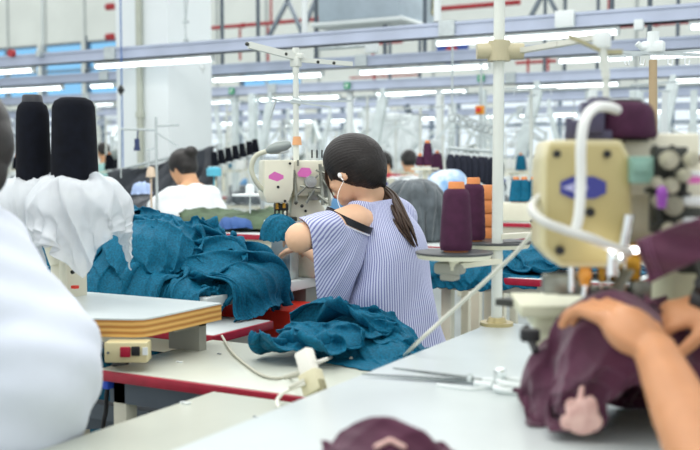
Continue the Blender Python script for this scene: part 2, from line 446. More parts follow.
def lamp(px0, px1, pym, y, note):
    a = WY(px0, pym, y); c = WY(px1, pym, y); z = WY((px0+px1)/2, pym, y).z; x0, x1 = a.x, c.x
    z = min(z, 2.045 if y < 10 else 2.04); t = thing('tube_lamp', note, 'lamp', ((x0+x1)/2, y, z), 'tube lamps under the trays')
    b = MB(); b.bb((x0, y-.03, z+.014), (x1, y+.03, z+.036), bevel=.005); b.bb((x0-.015, y-.025, z-.016), (x0, y+.025, z+.036)); b.bb((x1, y-.025, z-.016), (x1+.015, y+.025, z+.036)); b.build('housing', M_white, t)
    b = MB(); b.cyl((x0, y, z), (x1, y, z), .018, n=12); b.build('tube', M_tube, t)
    b = MB(); top = TZ-(.049 if y < 10 else .055)
    for f in (.12, .88): xx = x0+(x1-x0)*f; b = MB(); b.cyl((xx, y, z+.035), (xx, y, max(top, z+.04)), .008, n=6); b.build('hanger', M_steel, t)
wh = 'glowing tube lamp under the %s tray, %s'
for a in [(-20, 33, 70, 6.4, wh % ('nearest', 'at the far left edge')), (97, 212, 63, 6.4, wh % ('nearest', 'crossing the white pillar')),
          (438, 498, 40.5, 6.4, wh % ('nearest', 'just left of the tall white post')), (503, 617, 32, 6.4, wh % ('nearest', 'just right of the tall white post')),
          (692, 760, 19, 6.4, wh % ('nearest', 'cut by the right edge')),
          (-20, 62, 90, 7.95, wh % ('second', 'behind the two black cones')), (92, 114, 86, 7.95, wh % ('second', 'ending at the white pillar')),
          (214, 322, 77.5, 7.95, wh % ('second', 'just right of the white pillar')), (361, 488, 69.5, 7.95, wh % ('second', 'over the ponytailed woman')),
          (560, 632, 58, 7.95, wh % ('second', 'right of the tall post')), (652, 730, 54, 7.95, wh % ('second', 'near the right edge')),
          (97, 114, 105, 10.3, wh % ('third', 'seen left of the pillar')), (211, 231, 102, 10.3, wh % ('third', 'seen just right of the pillar')),
          (261, 339, 98.5, 10.3, wh % ('third', 'above the machine with pink badges')), (377, 466, 93, 10.3, wh % ('third', 'above the grey bundle')),
          (518, 618, 86, 10.3, wh % ('third', 'above the yellowed machine')), (670, 740, 80, 10.3, wh % ('third', 'at the right edge')),
          (291, 312, 121, 16.2, wh % ('farthest', 'right of the machine lamp')), (368, 400, 118, 16.2, wh % ('farthest', 'above the bent-over man')), (552, 577, 115, 13.2, wh % ('fourth', 'just left of the maroon cone')),
          (640, 668, 112, 13.2, wh % ('fourth', 'right of the maroon cone'))]: lamp(*a)
# hangers and pipes
def rodthing(name, label, cat, m, segs, r, group=None, n=8):
    b = MB()
    for s in segs: b.cyl(s[0], s[1], r, n=n)
    return tag(b.build(name, m), label, cat, group)
def vrod(px, py0, py1, y, r, m, name, label, cat, group=None, w=None):
    p = WY(px, (py0+py1)/2, y); z0 = WY(px, py1, y).z; z1 = WY(px, py0, y).z
    if py0 <= 0: z1 += 1.0
    b = MB()
    if w: b.bb((p.x-w/2, y-w/2, z0), (p.x+w/2, y+w/2, z1))
    else: b.cyl((p.x, y, z0), (p.x, y, z1), r, n=8)
    return tag(b.build(name, m), label, cat, group)
# dark hangers: each a rod between tray and roof
for i, (px, y) in enumerate([(222, 7.95), (258, 7.95), (316, 7.95), (420, 10.3), (390, 10.3), (385, 7.95), (425, 7.95), (545, 10.3), (565, 10.3), (612, 7.95), (650, 7.95), (678, 10.3), (598, 10.3)]):
    vrod(px, -40, 166-(TZ-CAMH+.05)*972/(y/.877*1.0) if False else 166-(TZ-CAMH)*F/abs((WY(px, 166, y)-CAM).length*math.cos(math.atan((px-350)/F))), y, .02, M_dgrey, 'hanger_rod',
         'dark grey hanger rod rising from the %s tray, %s rod from the left on it' % ('second' if y < 9 else 'third', ORDN[[0, 1, 2, 3, 2, 1, 4, 5, 3, 4, 5, 6, 6, 4][i+1] if False else sorted([q for q, yy in [(222, 7.95), (258, 7.95), (316, 7.95), (420, 10.3), (390, 10.3), (385, 7.95), (425, 7.95), (545, 10.3), (565, 10.3), (612, 7.95), (650, 7.95), (678, 10.3), (598, 10.3)] if yy == y]).index(px)+1]), 'hanger rod', 'hanger rods')
def hpipe(px0, py0, px1, y, r, m, label, cat='pipe', group='red pipes'):
    a = WY(px0, py0, y); c = WY(px1, py0, y); z = WY(px0, py0, y).z; b = MB(); b.cyl((a.x, y, z), (c.x, y, z), r, n=10)
    q = a.x+.8
    while q < c.x: b.cyl((q, y, z), (q+.06, y, z), r*1.4, n=10); q += 1.9
    return tag(b.build('pipe', m), label, cat, group)
hpipe(212, 28, 326, 17.5, .042, M_red, 'thick red pipe running high from the pillar to the ceiling air conditioner')
hpipe(390, 13, 520, 16.5, .045, M_red, 'thick red pipe running high right of the ceiling air conditioner')
hpipe(340, 46, 402, 14.5, .025, M_red, 'red pipe behind the nearest tray below the air conditioner')
hpipe(350, 78, 420, 19, .02, M_red, 'thin red pipe low on the back wall over the woman')
hpipe(516, 63, 556, 18, .03, M_red, 'short red pipe right of the tall white post')
hpipe(610, 27, 705, 18, .04, M_red, 'thick red pipe running high at the upper right')
hpipe(560, 22, 640, 16, .03, mat('pipe_grey', '#7f8a8c', .5), 'grey pipe above the nearest tray at upper right', group=None)
hpipe(107, 7, 113, 15, .07, M_red, 'short length of red pipe left of the pillar, upper')
hpipe(107, 37, 113, 15, .07, M_red, 'short length of red pipe left of the pillar, lower')
for i, (px, a, b_, y) in enumerate([(271, -20, 24, 17.4), (268, 26, 66, 17.4), (433, -20, 20, 16.4), (373, 45, 58, 14.4), (374, 75, 88, 18.9), (528, 55, 75, 17.9), (548, 50, 72, 17.9), (609, -20, 15, 17.9), (650, 25, 50, 17.9), (240, 28, 60, 17.6)]):
    vrod(px, a, b_, y, .025, M_red, 'drop_pipe', 'vertical red drop pipe, %s from the left of the thin upright red pipes' % ORDN[sorted([271, 268, 433, 373, 374, 528, 548, 609, 650, 240]).index(px)+1], 'pipe', 'vertical red drop pipes')
# V struts of the roof
for i, (px, top, l, r_, yb_) in enumerate([(288, 0, 266, 306, 42), (545, -10, 528, 562, 22), (318, -5, 296, 322, 45)]):
    y = 12.2; a = WY(px, top, y); b = MB(); b.beam(a+Vector((0, 0, .4)), a, .05, .05); b.beam(a, WY(l, yb_, y), .055, .05)
    if i != 2: b.beam(a, WY(r_, yb_, y), .055, .05)
    tag(b.build('roof_brace', M_dgrey), ['dark V-shaped roof brace above the machine with pink badges', 'dark V-shaped roof brace at the upper right past the post', 'single slanted dark roof brace left of the air conditioner'][i], 'brace', 'roof braces')
# stacks and cross struts between trays, small boxes
for i, (px, py, y, s, m) in enumerate([(565, 19, 6.33, (.13, .05, .11), M_white), (639, 25, 6.33, (.06, .05, .07), M_white), (372, 45, 6.9, (.1, .06, .13), M_white), (346, 47, 7.0, (.5, .05, .03), M_steel)]):
    p = WY(px, py, y); b = MB(); b.box(p, s, bevel=.01)
    tag(b.build('junction_box', m), ['square white junction box on the nearest tray right of the post', 'small white junction box hanging from the nearest tray above the maroon cone', 'small white box hanging below the air conditioner', 'flat grey bracket below the ceiling air conditioner'][i], 'box')
# ceiling air conditioner
c0 = P(379, 28, 9.3); t = thing('ceiling_air_conditioner', 'square white ceiling air conditioner cassette hanging at the top', 'air conditioner', (c0.x, c0.y, c0.z))
b = MB(); b.box(c0, (.95, .95, .045), bevel=.02); b.box(c0+Vector((0, 0, -.03)), (.5, .5, .02), bevel=.005)
b.build('front_panel', M_white, t)
b = MB(); b.box(c0+Vector((0, 0, .19)), (.84, .84, .32), bevel=.01); b.build('housing', mat('ac_body', '#a9b6bf', .5, metal=.4), t)
b = MB()
for q in range(7): b.box(c0+Vector((0, -.21+q*.07, -.043)), (.42, .02, .008))
b.build('intake_grille', mat('grille_grey', '#8f9a9c', .5), t)
for dx, dy, sx, sy in ((0, -.36, .6, .05), (0, .36, .6, .05), (-.36, 0, .05, .6), (.36, 0, .05, .6)):
    b = MB(); b.box(c0+Vector((dx, dy, -.022)), (sx, sy, .01), rot=(.25 if dx == 0 else 0, 0, 0)); b.build('louver', mat('louver', '#c4cbca', .4), t)
for dx, dy in ((-.4, -.4), (.4, -.4), (-.4, .4), (.4, .4)): b = MB(); b.cyl(c0+Vector((dx, dy, .2)), c0+Vector((dx, dy, 3.2)), .008, n=6); b.build('hanger', M_dgrey, t)
# the air pipes beside it
b = MB(); q = P(424, 8, 9.4); b.tube([q+Vector((-.15, 0, .1)), q, q+Vector((.1, 0, -.05)), q+Vector((.12, 0, .1)), q+Vector((.12, 0, .9))], .03, sub=5)
tag(b.build('insulated_pipe', mat('insulation', '#b7b08d', .8)), 'bent beige insulated pipe right of the ceiling air conditioner', 'pipe')
# tall round logo disc on back wall
q = WY(452, 48, 18.2); t = thing('wall_sign', 'round blue sign with a red centre high on the far side', 'sign', (q.x, q.y, q.z))
b = MB(); b.cyl(q, q+Vector((0, .05, 0)), .34, n=32); b.build('disc', mat('sign_blue', '#3a56a5', .5), t)
b = MB(); b.prism([(-.17, -.1), (.17, -.1), (0, .16)], .02, Matrix.Translation(q+Vector((0, -.01, .0))) @ Matrix.Rotation(PI/2, 4, 'X')); b.build('red_triangle', M_red, t)
# hanging post in front of ceiling (round white rod)
vrod(437.5, -40, 22, 6.4, .028, M_white, 'white_drop_rod', 'white rod dropping to the nearest tray right of the air conditioner', 'rod')
vrod(304.5, -40, 33, 6.5, .024, M_white, 'white_drop_rod', 'white rod dropping to the nearest tray left of the air conditioner', 'rod')
q = WY(185, 0, 6.3); b = MB()
a = WY(186, 42, 6.36); b.cyl(a, a+Vector((-.01, 0, .19)), .007, n=6); b.cyl(a+Vector((0, 0, .16)), a+Vector((.07, 0, .9)), .007, n=6); b.cyl(a+Vector((0, 0, .16)), a+Vector((-.05, 0, .9)), .007, n=6)
b.box(a, (.03, .03, .05)); b.box(a+Vector((0, 0, .16)), (.05, .02, .02))
tag(b.build('wire_hanger', M_steel), 'thin steel wire hanger holding the nearest tray before the pillar', 'hanger')
q = WY(43, 51, 6.36); b = MB(); b.cyl(q, q+Vector((0, 0, .5)), .007, n=6); b.box(q-Vector((0, 0, .03)), (.05, .13, .05)); tag(b.build('wire_hanger', M_steel), 'thin steel wire hanger on the nearest tray at far left', 'hanger')
q = WY(86.5, 50, 6.36)
b = MB(); b.cyl(q+Vector((0, 0, .12)), q-Vector((0, 0, .16)), .008, n=6); b.ball(q-Vector((0, 0, .18)), .02); tag(b.build('pull_switch', M_dgrey), 'small hanging pull switch above the taller black cone', 'switch')
q = WY(10, 53, 6.3); b = MB(); b.cyl(q, q+Vector((0, .04, 0)), .035); tag(b.build('red_knob', M_red), 'round red knob on top of the nearest tray at far left', 'knob')
b = MB(); q = WY(203, 65, 6.35); b.cyl(q, q-Vector((0, 0, .03)), .024); b.cyl(q-Vector((0, 0, .03)), q-Vector((0, 0, .07)), .016, .004); tag(b.build('lamp_plug', M_white), 'small white plug dangling under the tube lamp at the pillar', 'plug')
# ================= near tables
def legs(t, x0, x1, y0, y1, z, w, m, feet=True, which=(0, 1, 2, 3)):
    for k, (x, y) in enumerate(((x0, y0), (x1, y0), (x1, y1), (x0, y1))):
        if k in which:
            b = MB(); b.bb((x-w/2, y-w/2, .012), (x+w/2, y+w/2, z), bevel=.003); b.cyl((x, y, 0), (x, y, .014), w*.6); b.build('leg', m, t)
M_ply = mat('plywood_edge', '#b98a45', .55, var=.2, scale=30)
def plymat():
    nt = M_ply.node_tree; N = nt.nodes; L = nt.links; tc = N.new('ShaderNodeTexCoord'); w_ = N.new('ShaderNodeTexWave')
    w_.bands_direction = 'Z'; w_.inputs['Scale'].default_value = 22; w_.inputs['Distortion'].default_value = .6; w_.inputs['Detail'].default_value = 2
    L.new(tc.outputs['Object'], w_.inputs[0]); r = N.new('ShaderNodeValToRGB')
    r.color_ramp.elements[0].color = lin('#a9702f'); r.color_ramp.elements[1].color = lin('#dcae62')
    L.new(w_.outputs[0], r.inputs[0]); L.new(r.outputs[0], N['Principled BSDF'].inputs['Base Color'])
plymat()
# the white table in the foreground
t = thing('work_table', 'large white worktable in the foreground under the scissors and maroon cloth', 'table', (0, 1.3, 0))
b = MB(); b.prism([(-.872, .2), (.95, .2), (.95, 2.36), (-.872, 2.36)], .034, Matrix.Translation((0, 0, .746)), bevel=.006); b.build('tabletop', M_top, t)
b = MB(); b.bb((-.82, .26, .69), (.9, .3, .745)); b.bb((-.82, 2.26, .69), (.9, 2.3, .745)); b.bb((-.82, .26, .69), (-.78, 2.3, .745)); b.bb((.86, .26, .69), (.9, 2.3, .745)); b.build('frame', M_cream, t)
legs(t, -.8, .88, .28, 2.28, .69, .045, M_cream, which=(1, 2))
# low table at the bottom left
t = thing('work_table', 'low greenish white worktable at the bottom left, before the red-edged one', 'table', (-.8, 1.1, 0))
b = MB(); b.prism([(-1.243, .3), (-.25, .3), (-.25, 1.66), (-1.243, 1.66)], .03, Matrix.Translation((0, 0, .67)), bevel=.005); b.build('tabletop', M_topg, t)
legs(t, -1.2, -.3, .4, 1.6, .67, .04, M_cream, which=(0, 1, 3))
b = MB(); b.bb((-1.22, .38, .63), (-.28, .41, .67)); b.bb((-1.22, 1.6, .63), (-.28, 1.63, .67)); b.build('frame', M_dgrey, t)
def redtable(label, x0, x1, y0, y1, z, m=M_topg, lx=None, apron=.05, legm=M_cream, lg=(0, 1, 2, 3), group=None, redx=True):
    t = thing('sewing_table', label, 'table', ((x0+x1)/2, (y0+y1)/2, 0), group)
    b = MB(); b.bb((x0+.004, y0+.004, z-.028), (x1-.004, y1-.004, z), bevel=.002); b.build('tabletop', m, t)
    b = MB(); b.bb((x0, y0-.004, z-.026), (x1, y0+.006, z-.002), bevel=.002)
    if redx: b.bb((x1-.006, y0, z-.026), (x1+.004, y1, z-.002), bevel=.002); b.bb((x0-.004, y0, z-.026), (x0+.006, y1, z-.002), bevel=.002)
    b.bb((x0, y1-.006, z-.026), (x1, y1+.004, z-.002), bevel=.002)
    b.build('edge_trim', M_redtrim, t, label='red edge trim')
    b = MB(); b.bb((x0+.02, y0+.02, z-.03-apron), (x1-.02, y0+.045, z-.028)); b.bb((x0+.02, y1-.045, z-.03-apron), (x1-.02, y1-.02, z-.028)); b.bb((x1-.045, y0+.02, z-.03-apron), (x1-.02, y1-.02, z-.028)); b.build('apron', M_dgrey if apron > .045 else M_cream, t)
    legs(t, x0+.05, x1-.05, y0+.04, y1-.04, z-.028, .04, legm, which=lg); return t
t = redtable('low worktable with dark red front edge, under the heaped teal garment', -1.62, -.78, 1.711, 2.16, .70)
b = MB(); b.bb((-1.95, 1.84, .12), (-1.9, 1.9, .62)); b.bb((-1.50, 1.84, .12), (-1.45, 1.9, .62)); b.bb((-1.95, 1.85, .53), (-1.36, 1.89, .57)); b.bb((-1.36, 2.06, .4), (-1.3, 2.12, .64)); b.beam((-1.9, 1.87, .5), (-1.33, 2.09, .56), .04, .04)
b.bb((-1.95, 1.84, 0), (-1.9, 1.9, .12)); b.bb((-1.36, 2.06, 0), (-1.3, 2.12, .4)); b.bb((-1.50, 1.84, 0), (-1.45, 1.9, .12))
tag(b.build('steel_frame', M_dgrey), 'dark grey steel underframe standing below the dark red edged worktable', 'frame')
redtable('small white worktable with red side edge, behind the thick plywood tabletop', -2.35, -1.655, 2.215, 2.52, .70, m=M_top, apron=.04, lg=(0, 1, 2))
# plywood table
t = thing('plywood_table', 'thick plywood worktable with white laminate top and bare layered edge', 'table', (-2.1, 1.9, 0))
pts = [(-2.9, 2.07), (-1.52, 2.07), (-1.519, 1.79), (-1.524, 1.768), (-1.545, 1.752), (-1.90, 1.60), (-2.9, 1.60)]
b = MB(); b.prism(pts, .0405, Matrix.Translation((0, 0, .775))); b.build('plywood_core', M_ply, t)
b = MB(); b.prism([(x*1.0, y) for x, y in pts], .004, Matrix.Translation((0, 0, .8158))); b.build('laminate', M_top, t)
b = MB(); q = P(112, 348, 2.36)
b.bb((-1.64, 2.0, .70), (-1.54, 2.03, .775)); b.bb((-1.7, 1.9, .765), (-1.54, 2.03, .775)); b.build('bracket', mat('bracket_olive', '#8b8c82', .5), t)
legs(t, -2.8, -1.98, 1.76, 2.02, .775, .04, M_cream)
# switch box under the ply
q = P(128, 345, 2.37)
t = thing('switch_box', 'cream switch box with red rocker hanging under the plywood tabletop', 'switch box', (q.x, q.y, .715))
q = P(128, 348, 2.26); cq = Vector((q.x, q.y, .747)); rz = math.radians(28)
Rz = Matrix.Rotation(rz, 4, 'Z')
b = MB(); b.box(cq, (.100, .05, .048), rot=Rz, bevel=.004); b.build('case', M_cream2, t)
b = MB(); f = lambda x, y, z: cq+(Rz @ Vector((x, y, z)))
b.box(f(.0, -.026, .002), (.024, .008, .024), rot=Rz, bevel=.002); b.build('rocker_switch', M_redtrim, t, label='red rocker switch')
b = MB(); b.box(f(.024, -.026, .004), (.02, .006, .022), rot=Rz, bevel=.002); b.build('start_button', M_black, t)
b = MB(); b.box(f(.046, -.0255, .004), (.012, .004, .018), rot=Rz); b.build('rating_label', M_white, t)
b = MB(); b.cyl(f(-.04, -.026, 0), f(-.04, -.028, 0), .003); b.build('screw', M_dgrey, t)
a = f(-.052, .0, .01); b = MB(); b.tube([a, a+Vector((-.02, 0, .005)), a+Vector((-.04, 0, -.012)), a+Vector((-.06, .01, -.005))], .006, sub=6); b.build('plug', M_black, t)
b = MB(); a = f(0.0, -.01, -.026); p1 = P(108, 385, 2.2); p2 = P(104, 425, 2.2)
b.tube([a, P(112, 367, 2.32), P(107, 392, 2.3), P(106, 410, 2.3), P(103, 428, 2.3), P(101, 470, 2.35)], .0055, sub=6)
tag(b.build('power_cable', M_black), 'black cable dropping from the switch box past the low tables', 'cable')
b = MB(); a = P(109, 380, 2.28); b.box(a, (.02, .03, .04), bevel=.004); b.box(a+Vector((0, 0, .01)), (.022, .031, .006)); tag(b.build('cable_clip', mat('clip_blue', '#2d55c8', .5)), 'small blue clip on the black cable beside the white shirt', 'clip')
# woman's table
t = thing('sewing_table', 'sewing table by the ponytailed woman, carrying the teal heap and the machine with pink badges', 'table', (-2.3, 2.9, 0))
b = MB(); b.bb((-3.0, 2.36, .745), (-1.785, 3.6, .78), bevel=.004); b.build('tabletop', M_top, t)
b = MB(); b.bb((-1.86, 2.96, 0.01), (-1.8, 3.12, .745), bevel=.004); b.build('leg_panel', mat('leg_grey', '#7e837d', .5), t); b = MB(); b.bb((-2.9, 2.96, 0.01), (-2.84, 3.12, .745), bevel=.004); b.build('leg_panel', mat('leg_grey', '#7e837d', .5), t)
b = MB(); b.bb((-2.9, 3.0, .25), (-1.8, 3.05, .3)); b.build('stretcher', M_dgrey, t)
# red crate
c0 = P(262, 318, 3.3)
t = thing('crate', 'bright red plastic crate on the floor under the sewing table', 'crate', (-2.0, 3.0, 0))
b = MB(); b.bb((-2.75, 2.62, .3), (-1.92, 2.64, .72)); b.bb((-2.75, 2.9, .3), (-1.92, 2.92, .72)); b.bb((-2.75, 2.62, .3), (-2.73, 2.92, .72)); b.bb((-1.94, 2.62, .3), (-1.92, 2.92, .72)); b.bb((-2.75, 2.62, .0), (-1.92, 2.92, .32)); b.build('crate_body', M_redbox, t)
b = MB(); b.bb((-2.76, 2.61, .68), (-1.91, 2.625, .715), bevel=.003); b.bb((-2.76, 2.61, .5), (-1.91, 2.622, .51), bevel=.003); b.build('rim', mat('red_rim', '#c92a20', .4), t)
b = MB()
b.bb((-1.915, 2.70, 0), (-1.70, 2.93, .70)); tag(b.build("carton", M_redbox), "red carton standing beside the red crate under the sewing table", "carton")

# adapter and its cords on the low red-edged table
A0 = G(309, 393, .70); top = P(303, 349, 1.98); base = P(314, 387, 1.94)
t = thing('power_adapter', 'white power adapter block lying tilted on the dark red table edge', 'adapter', A0)
d = (top-base).normalized(); mid = (top+base)/2
Mx = Matrix.Rotation(0, 4, 'Z'); X = d.cross(Vector((0, 1, 0))).normalized(); Yv = d.cross(X).normalized(); R_ = Matrix((X, Yv, d)).transposed().to_4x4()
b = MB(); b.box(top*.6+base*.4, (.036, .026, (top-base).length*.72), rot=R_, bevel=.005); b.build('block', mat('plug_white', '#eceae0', .35, var=.02), t)
b = MB(); b.box(top*.12+base*.88, (.045, .03, (top-base).length*.55), rot=R_, bevel=.004); b.build('socket', mat('socket_cream', '#d5cfae', .4, var=.03), t)
b = MB(); q = top*.0+base*1.0
b.box(q+X*-.0+Vector((.022, -.006, .004)), (.012, .016, .03), rot=R_, bevel=.002); b.build('prong_cover', mat('socket_dark', '#8d8868', .5), t)
ADP = t
def cord(pts, r, m, label, z=None, name='power_cord'):
    b = MB(); b.tube(pts, r, sub=8); return b.build(name, m, ADP, label=label)
z = .705
cord([G(222, 336, z), G(232, 352, z), G(248, 366, z), G(262, 375, z), G(275, 378, z), G(290, 377, z), P(302, 375, 1.97)], .0035, mat('cord_grey', '#b9b8a8', .5), 'grey beige cord')
b = MB(); b.cyl(P(284, 377.5, 1.985), P(302, 373, 1.97), .0045, .008); b.build('cord_plug', mat('cord_grey', '#b9b8a8'), ADP)
cord([P(308, 362, 1.98), P(318, 362, 1.99), G(332, 357, z), G(345, 353.5, z+.004), G(352, 355, z), G(351, 359, z)], .0045, mat('cord_white', '#e3e1d6', .5), 'white cord')
cord([P(305, 383, 1.93), P(294, 388, 1.93), P(283, 393, 1.93), P(277, 401, 1.92), G(279, 408, .704)], .004, mat('cord_white', '#e3e1d6'), 'white cord')
b = MB(); b.cyl(P(289, 388.5, 1.93), P(305, 382, 1.935), .0045, .008); b.build('cord_plug', mat('cord_grey', '#b9b8a8'), ADP)
for i, (px, py, z, s) in enumerate([(176, 362, .701, .006), (180, 403, .701, .008), (253, 417, .701, .004), (217, 354, .701, .004)]):
    q = G(px, py, z); b = MB(); b.tube([q, q+Vector((s, s*.5, .002)), q+Vector((s*2, -s*.4, .001)), q+Vector((s*2.6, s, .001))], s*.3, sub=3, n=6)
    tag(b.build('thread_scrap', M_white if i < 2 else M_dgrey), ['white thread scrap on the low table near the switch box', 'white thread scrap on the low greenish table', 'dark speck of thread on the low greenish table', 'dark speck of thread near the corner bracket'][i], 'thread')

# ================= spool stand by the tall white post
M_post = mat('post_white', '#d3d7cf', .4, var=.04)
pb = G(496.5, 325, .78)
t = thing('thread_stand', 'tall white thread stand post clamped at the far corner of the white worktable', 'thread stand', pb)
b = MB(); b.cyl(pb, pb+Vector((0, 0, 1.75)), .0138, n=24); b.build('post', M_post, t)
b = MB(); b.cyl(pb+Vector((0, 0, .0)), pb+Vector((0, 0, .008)), .042, n=28); b.cyl(pb+Vector((0, 0, .008)), pb+Vector((0, 0, .02)), .026, .02, n=24); b.build('base_flange', mat('brass_old', '#b3a578', .4, metal=.3), t)
zj = P(497, 52, 2.45).z; b = MB(); j = Vector((pb.x, pb.y, zj))
b.cyl(j-Vector((0, 0, .025)), j+Vector((0, 0, .025)), .028, n=20); b.cyl(j-_rt*.055, j+_rt*.06, .02, n=16); b.build('joint', mat('joint_beige', '#b5ad8e', .45), t)
e1 = P(600, 30, 2.2); b = MB(); b.beam(j+_rt*.05, P(560, 44, 2.3), .022, .012); b.beam(P(560, 44, 2.3), P(600, 37, 2.2), .02, .012); b.build('upper_arm', mat('arm_grey', '#c9c9be', .4), t)
# spool plates
plates = []
def plate(pxa, pxb, py, D, key, lab):
    c = P((pxa+pxb)/2, py, D); r = (pxb-pxa)/2*D/F
    b = MB(); b.cyl(c-Vector((0, 0, .006)), c, r, n=40, bevel=.002); o = b.build('spool_plate', mat('plate_dark', '#3a3d3f', .45), t)
    b = MB(); b.cyl(c-Vector((0, 0, .016)), c-Vector((0, 0, .006)), r*.93, r*.98, n=40); b.cyl(c-Vector((0, 0, .045)), c-Vector((0, 0, .016)), .012, n=12); b.build('plate_underside', mat('plate_cream', '#d6d4bf', .4), o)
    return c
c1 = plate(415, 493, 251.5, 2.3, 0, ''); c2 = plate(456, 531, 241, 2.5, 1, ''); c3 = plate(530, 575, 220, 2.55, 2, '')
b = MB()
for c in (c1, c2, c3): b.beam(Vector((pb.x, pb.y, c.z-.035)), c-Vector((0, 0, .035)), .03, .012)
b.build('plate_arm', M_cream, t)
b = MB(); q = P(450, 268, 2.32); b.box(q, (.07, .05, .03), bevel=.01); b.box(q+Vector((.0, 0, -.02)), (.04, .04, .02), bevel=.006); b.build('bracket', mat('bracket_grey', '#9a9a90', .5), t)
M_mar = mat('maroon_thread', '#45203a', .75, var=.15, scale=40, bump=.3, bscale=300, spec=.25)
M_org = mat('orange_cone', '#dd8a4e', .6, var=.08)
M_blk = mat('black_thread', '#0a0e18', .9, var=.25, scale=40, bump=.5, bscale=260, spec=.2)
def thread_bands(m, s=320):
    nt = m.node_tree; N = nt.nodes; L = nt.links; tc = N.new('ShaderNodeTexCoord'); w_ = N.new('ShaderNodeTexWave'); w_.bands_direction = 'Z'
    w_.inputs['Scale'].default_value = s; w_.inputs['Distortion'].default_value = 1.5
    L.new(tc.outputs['Object'], w_.inputs[0]); bp = N.new('ShaderNodeBump'); bp.inputs['Strength'].default_value = .4; bp.inputs['Distance'].default_value = .001
    L.new(w_.outputs[0], bp.inputs['Height']); L.new(bp.outputs[0], N['Principled BSDF'].inputs['Normal'])
thread_bands(M_mar); thread_bands(M_blk, 200)
def cone(label, c, r0, r1, h, m, core=M_org, group=None, name='thread_cone', extra=.016, n=36, shoulder=.1):
    c = Vector(c); t = thing(name, label, 'thread cone', c, group)
    b = MB(); s = shoulder*h
    b.lathe([(0, .004), (r0*.93, .004), (r0, .015), (r0*.99, h*.12), (r0*.6+r1*.4, h*.5), (r1*1.02, h-s), (r1*.9, h-s*.35), (r1*.62, h), (0, h)], c, n=n); b.build('thread', m, t)
    b = MB(); b.lathe([(0, 0), (r0*.75, 0), (r0*.72, .006), (r1*.25, .008), (r1*.25, h), (0, h)], c, n=20); b.lathe([(r1*.66, h-.004), (r1*.62, h+extra*.8), (r1*.55, h+extra), (r1*.3, h+extra), (r1*.3, h-.004)], c, n=24); b.build('core', core, t)
    return t
s_ = 2.3/F
cone('maroon thread cone with orange tip, left and nearer on the dark spool plate', c1+Vector((.005, 0, 0)), 16.5*s_, 13*s_, .150, M_mar)
s2 = 2.5/F
cone('maroon thread cone with orange tip, just behind the nearer one by the post', P(473, 241, 2.5), 12.5*s2, 10.5*s2, .148, M_mar)
oc = P(489, 239, 2.62); so = 2.62/F
t = thing('cone_stack', 'stack of bare orange thread cones beside the white post', 'cone stack', oc)
for k in range(4):
    b = MB(); b.lathe([(0, 0), (11.5*so, 0), (12*so, .006), (11*so, .03), (9.5*so, .038), (0, .038)], oc+Vector((0, 0, k*.036)), n=28); b.build('cone', M_org, t)
# thin hose sweeping from the machine to the lower left
b = MB(); b.tube([P(541, 222, 1.9), P(520, 248, 1.92), P(495, 272, 1.95), P(470, 295, 1.98), P(440, 322, 2.0), P(418, 342, 2.02), G(403, 357, .702)], .0042, sub=8)
tag(b.build('air_tube', mat('tube_pale', '#c5c6ba', .35, alpha=1)), 'thin pale air tube slanting down past the post to the low table', 'tube')

# ================= scissors
M_blade = mat('blade_steel', '#8e9494', .25, metal=.85, var=.05)
sa = G(497, 383, .784)
t = thing('scissors', 'long open steel fabric shears lying on the white worktable', 'scissors', sa)
piv = G(470, 381, .786)
for tip, nm in ((G(362, 375, .784), 0), (G(393, 369, .789), 1)):
    d = (tip-piv).normalized(); n_ = Vector((-d.y, d.x, 0)); b = MB(); L_ = (tip-piv).length
    ang = math.atan2(d.y, d.x)
    b.prism([(-.02, -.010), (.02, -.011), (L_*.6, -.008), (L_, 0), (L_*.6, .004), (-.02, .006)], .003, Matrix.Translation(Vector((piv.x, piv.y, tip.z))) @ Matrix.Rotation(ang, 4, 'Z')); b.build('blade', M_blade, t)
b = MB(); b.cyl(piv, piv+Vector((0, 0, .012)), .007, n=16); b.build('pivot_screw', M_chrome, t)
b = MB(); q = G(500, 381, .784); b.cyl(q+Vector((0, 0, 0)), q+Vector((0, 0, .02)), .012, n=20); b.ball(q+Vector((0, 0, .02)), (.011, .011, .006)); b.build('knob', M_chrome, t, label='chrome knob')
for a0, a1, off in ((G(475, 383, .787), G(525, 391, .787), 0), (G(475, 380, .787), G(528, 383, .787), 1)):
    b = MB(); pth = []
    d = (a1-a0); 
    b.tube([a0, a0+d*.35], .006, n=8)
    c = a0+d*.75; rr = .024
    b.tube([c+Vector((math.cos(q_)*rr*1.3, math.sin(q_)*rr*.8, 0)) for q_ in np.linspace(0, 2*PI, 24)], .0055, n=8)
    b.build('handle', M_white, t, label='white handle')
b = MB(); q0 = G(437, 385, .782); b.tube([q0, G(470, 389, .782), G(495, 388, .782), G(530, 396, .782)], .004, sub=5, n=6); tag(b.build('measuring_tape', M_white), 'white strip lying along the shears on the white worktable', 'strip')
# ================= hexagon / lozenge badge helper (front faces -y in local frame)
def badge(b, c, w, h, R, pts=None, t=.0015):
    pts = pts or [(-.5, 0), (-.28, .5), (.28, .5), (.5, 0), (.28, -.5), (-.28, -.5)]
    b.prism([(x*w, y*h) for x, y in pts], t, Matrix.Translation(c) @ R @ Matrix.Rotation(PI/2, 4, 'X'))
M_blue = mat('badge_blue', '#3b3f8f', .4, var=.03); M_pink = mat('badge_pink', '#d56bb2', .4, var=.03); M_violet = mat('badge_violet', '#8a3fa0', .4)
M_gold = mat('oil_gold', '#b98a2a', .25, metal=.5, var=.25, scale=30)
M_mech = mat('mechanism_steel', '#8d8f84', .35, metal=.7, var=.35, scale=25)
M_mechd = mat('mechanism_dark', '#3d3f3a', .4, metal=.5, var=.3, scale=25)
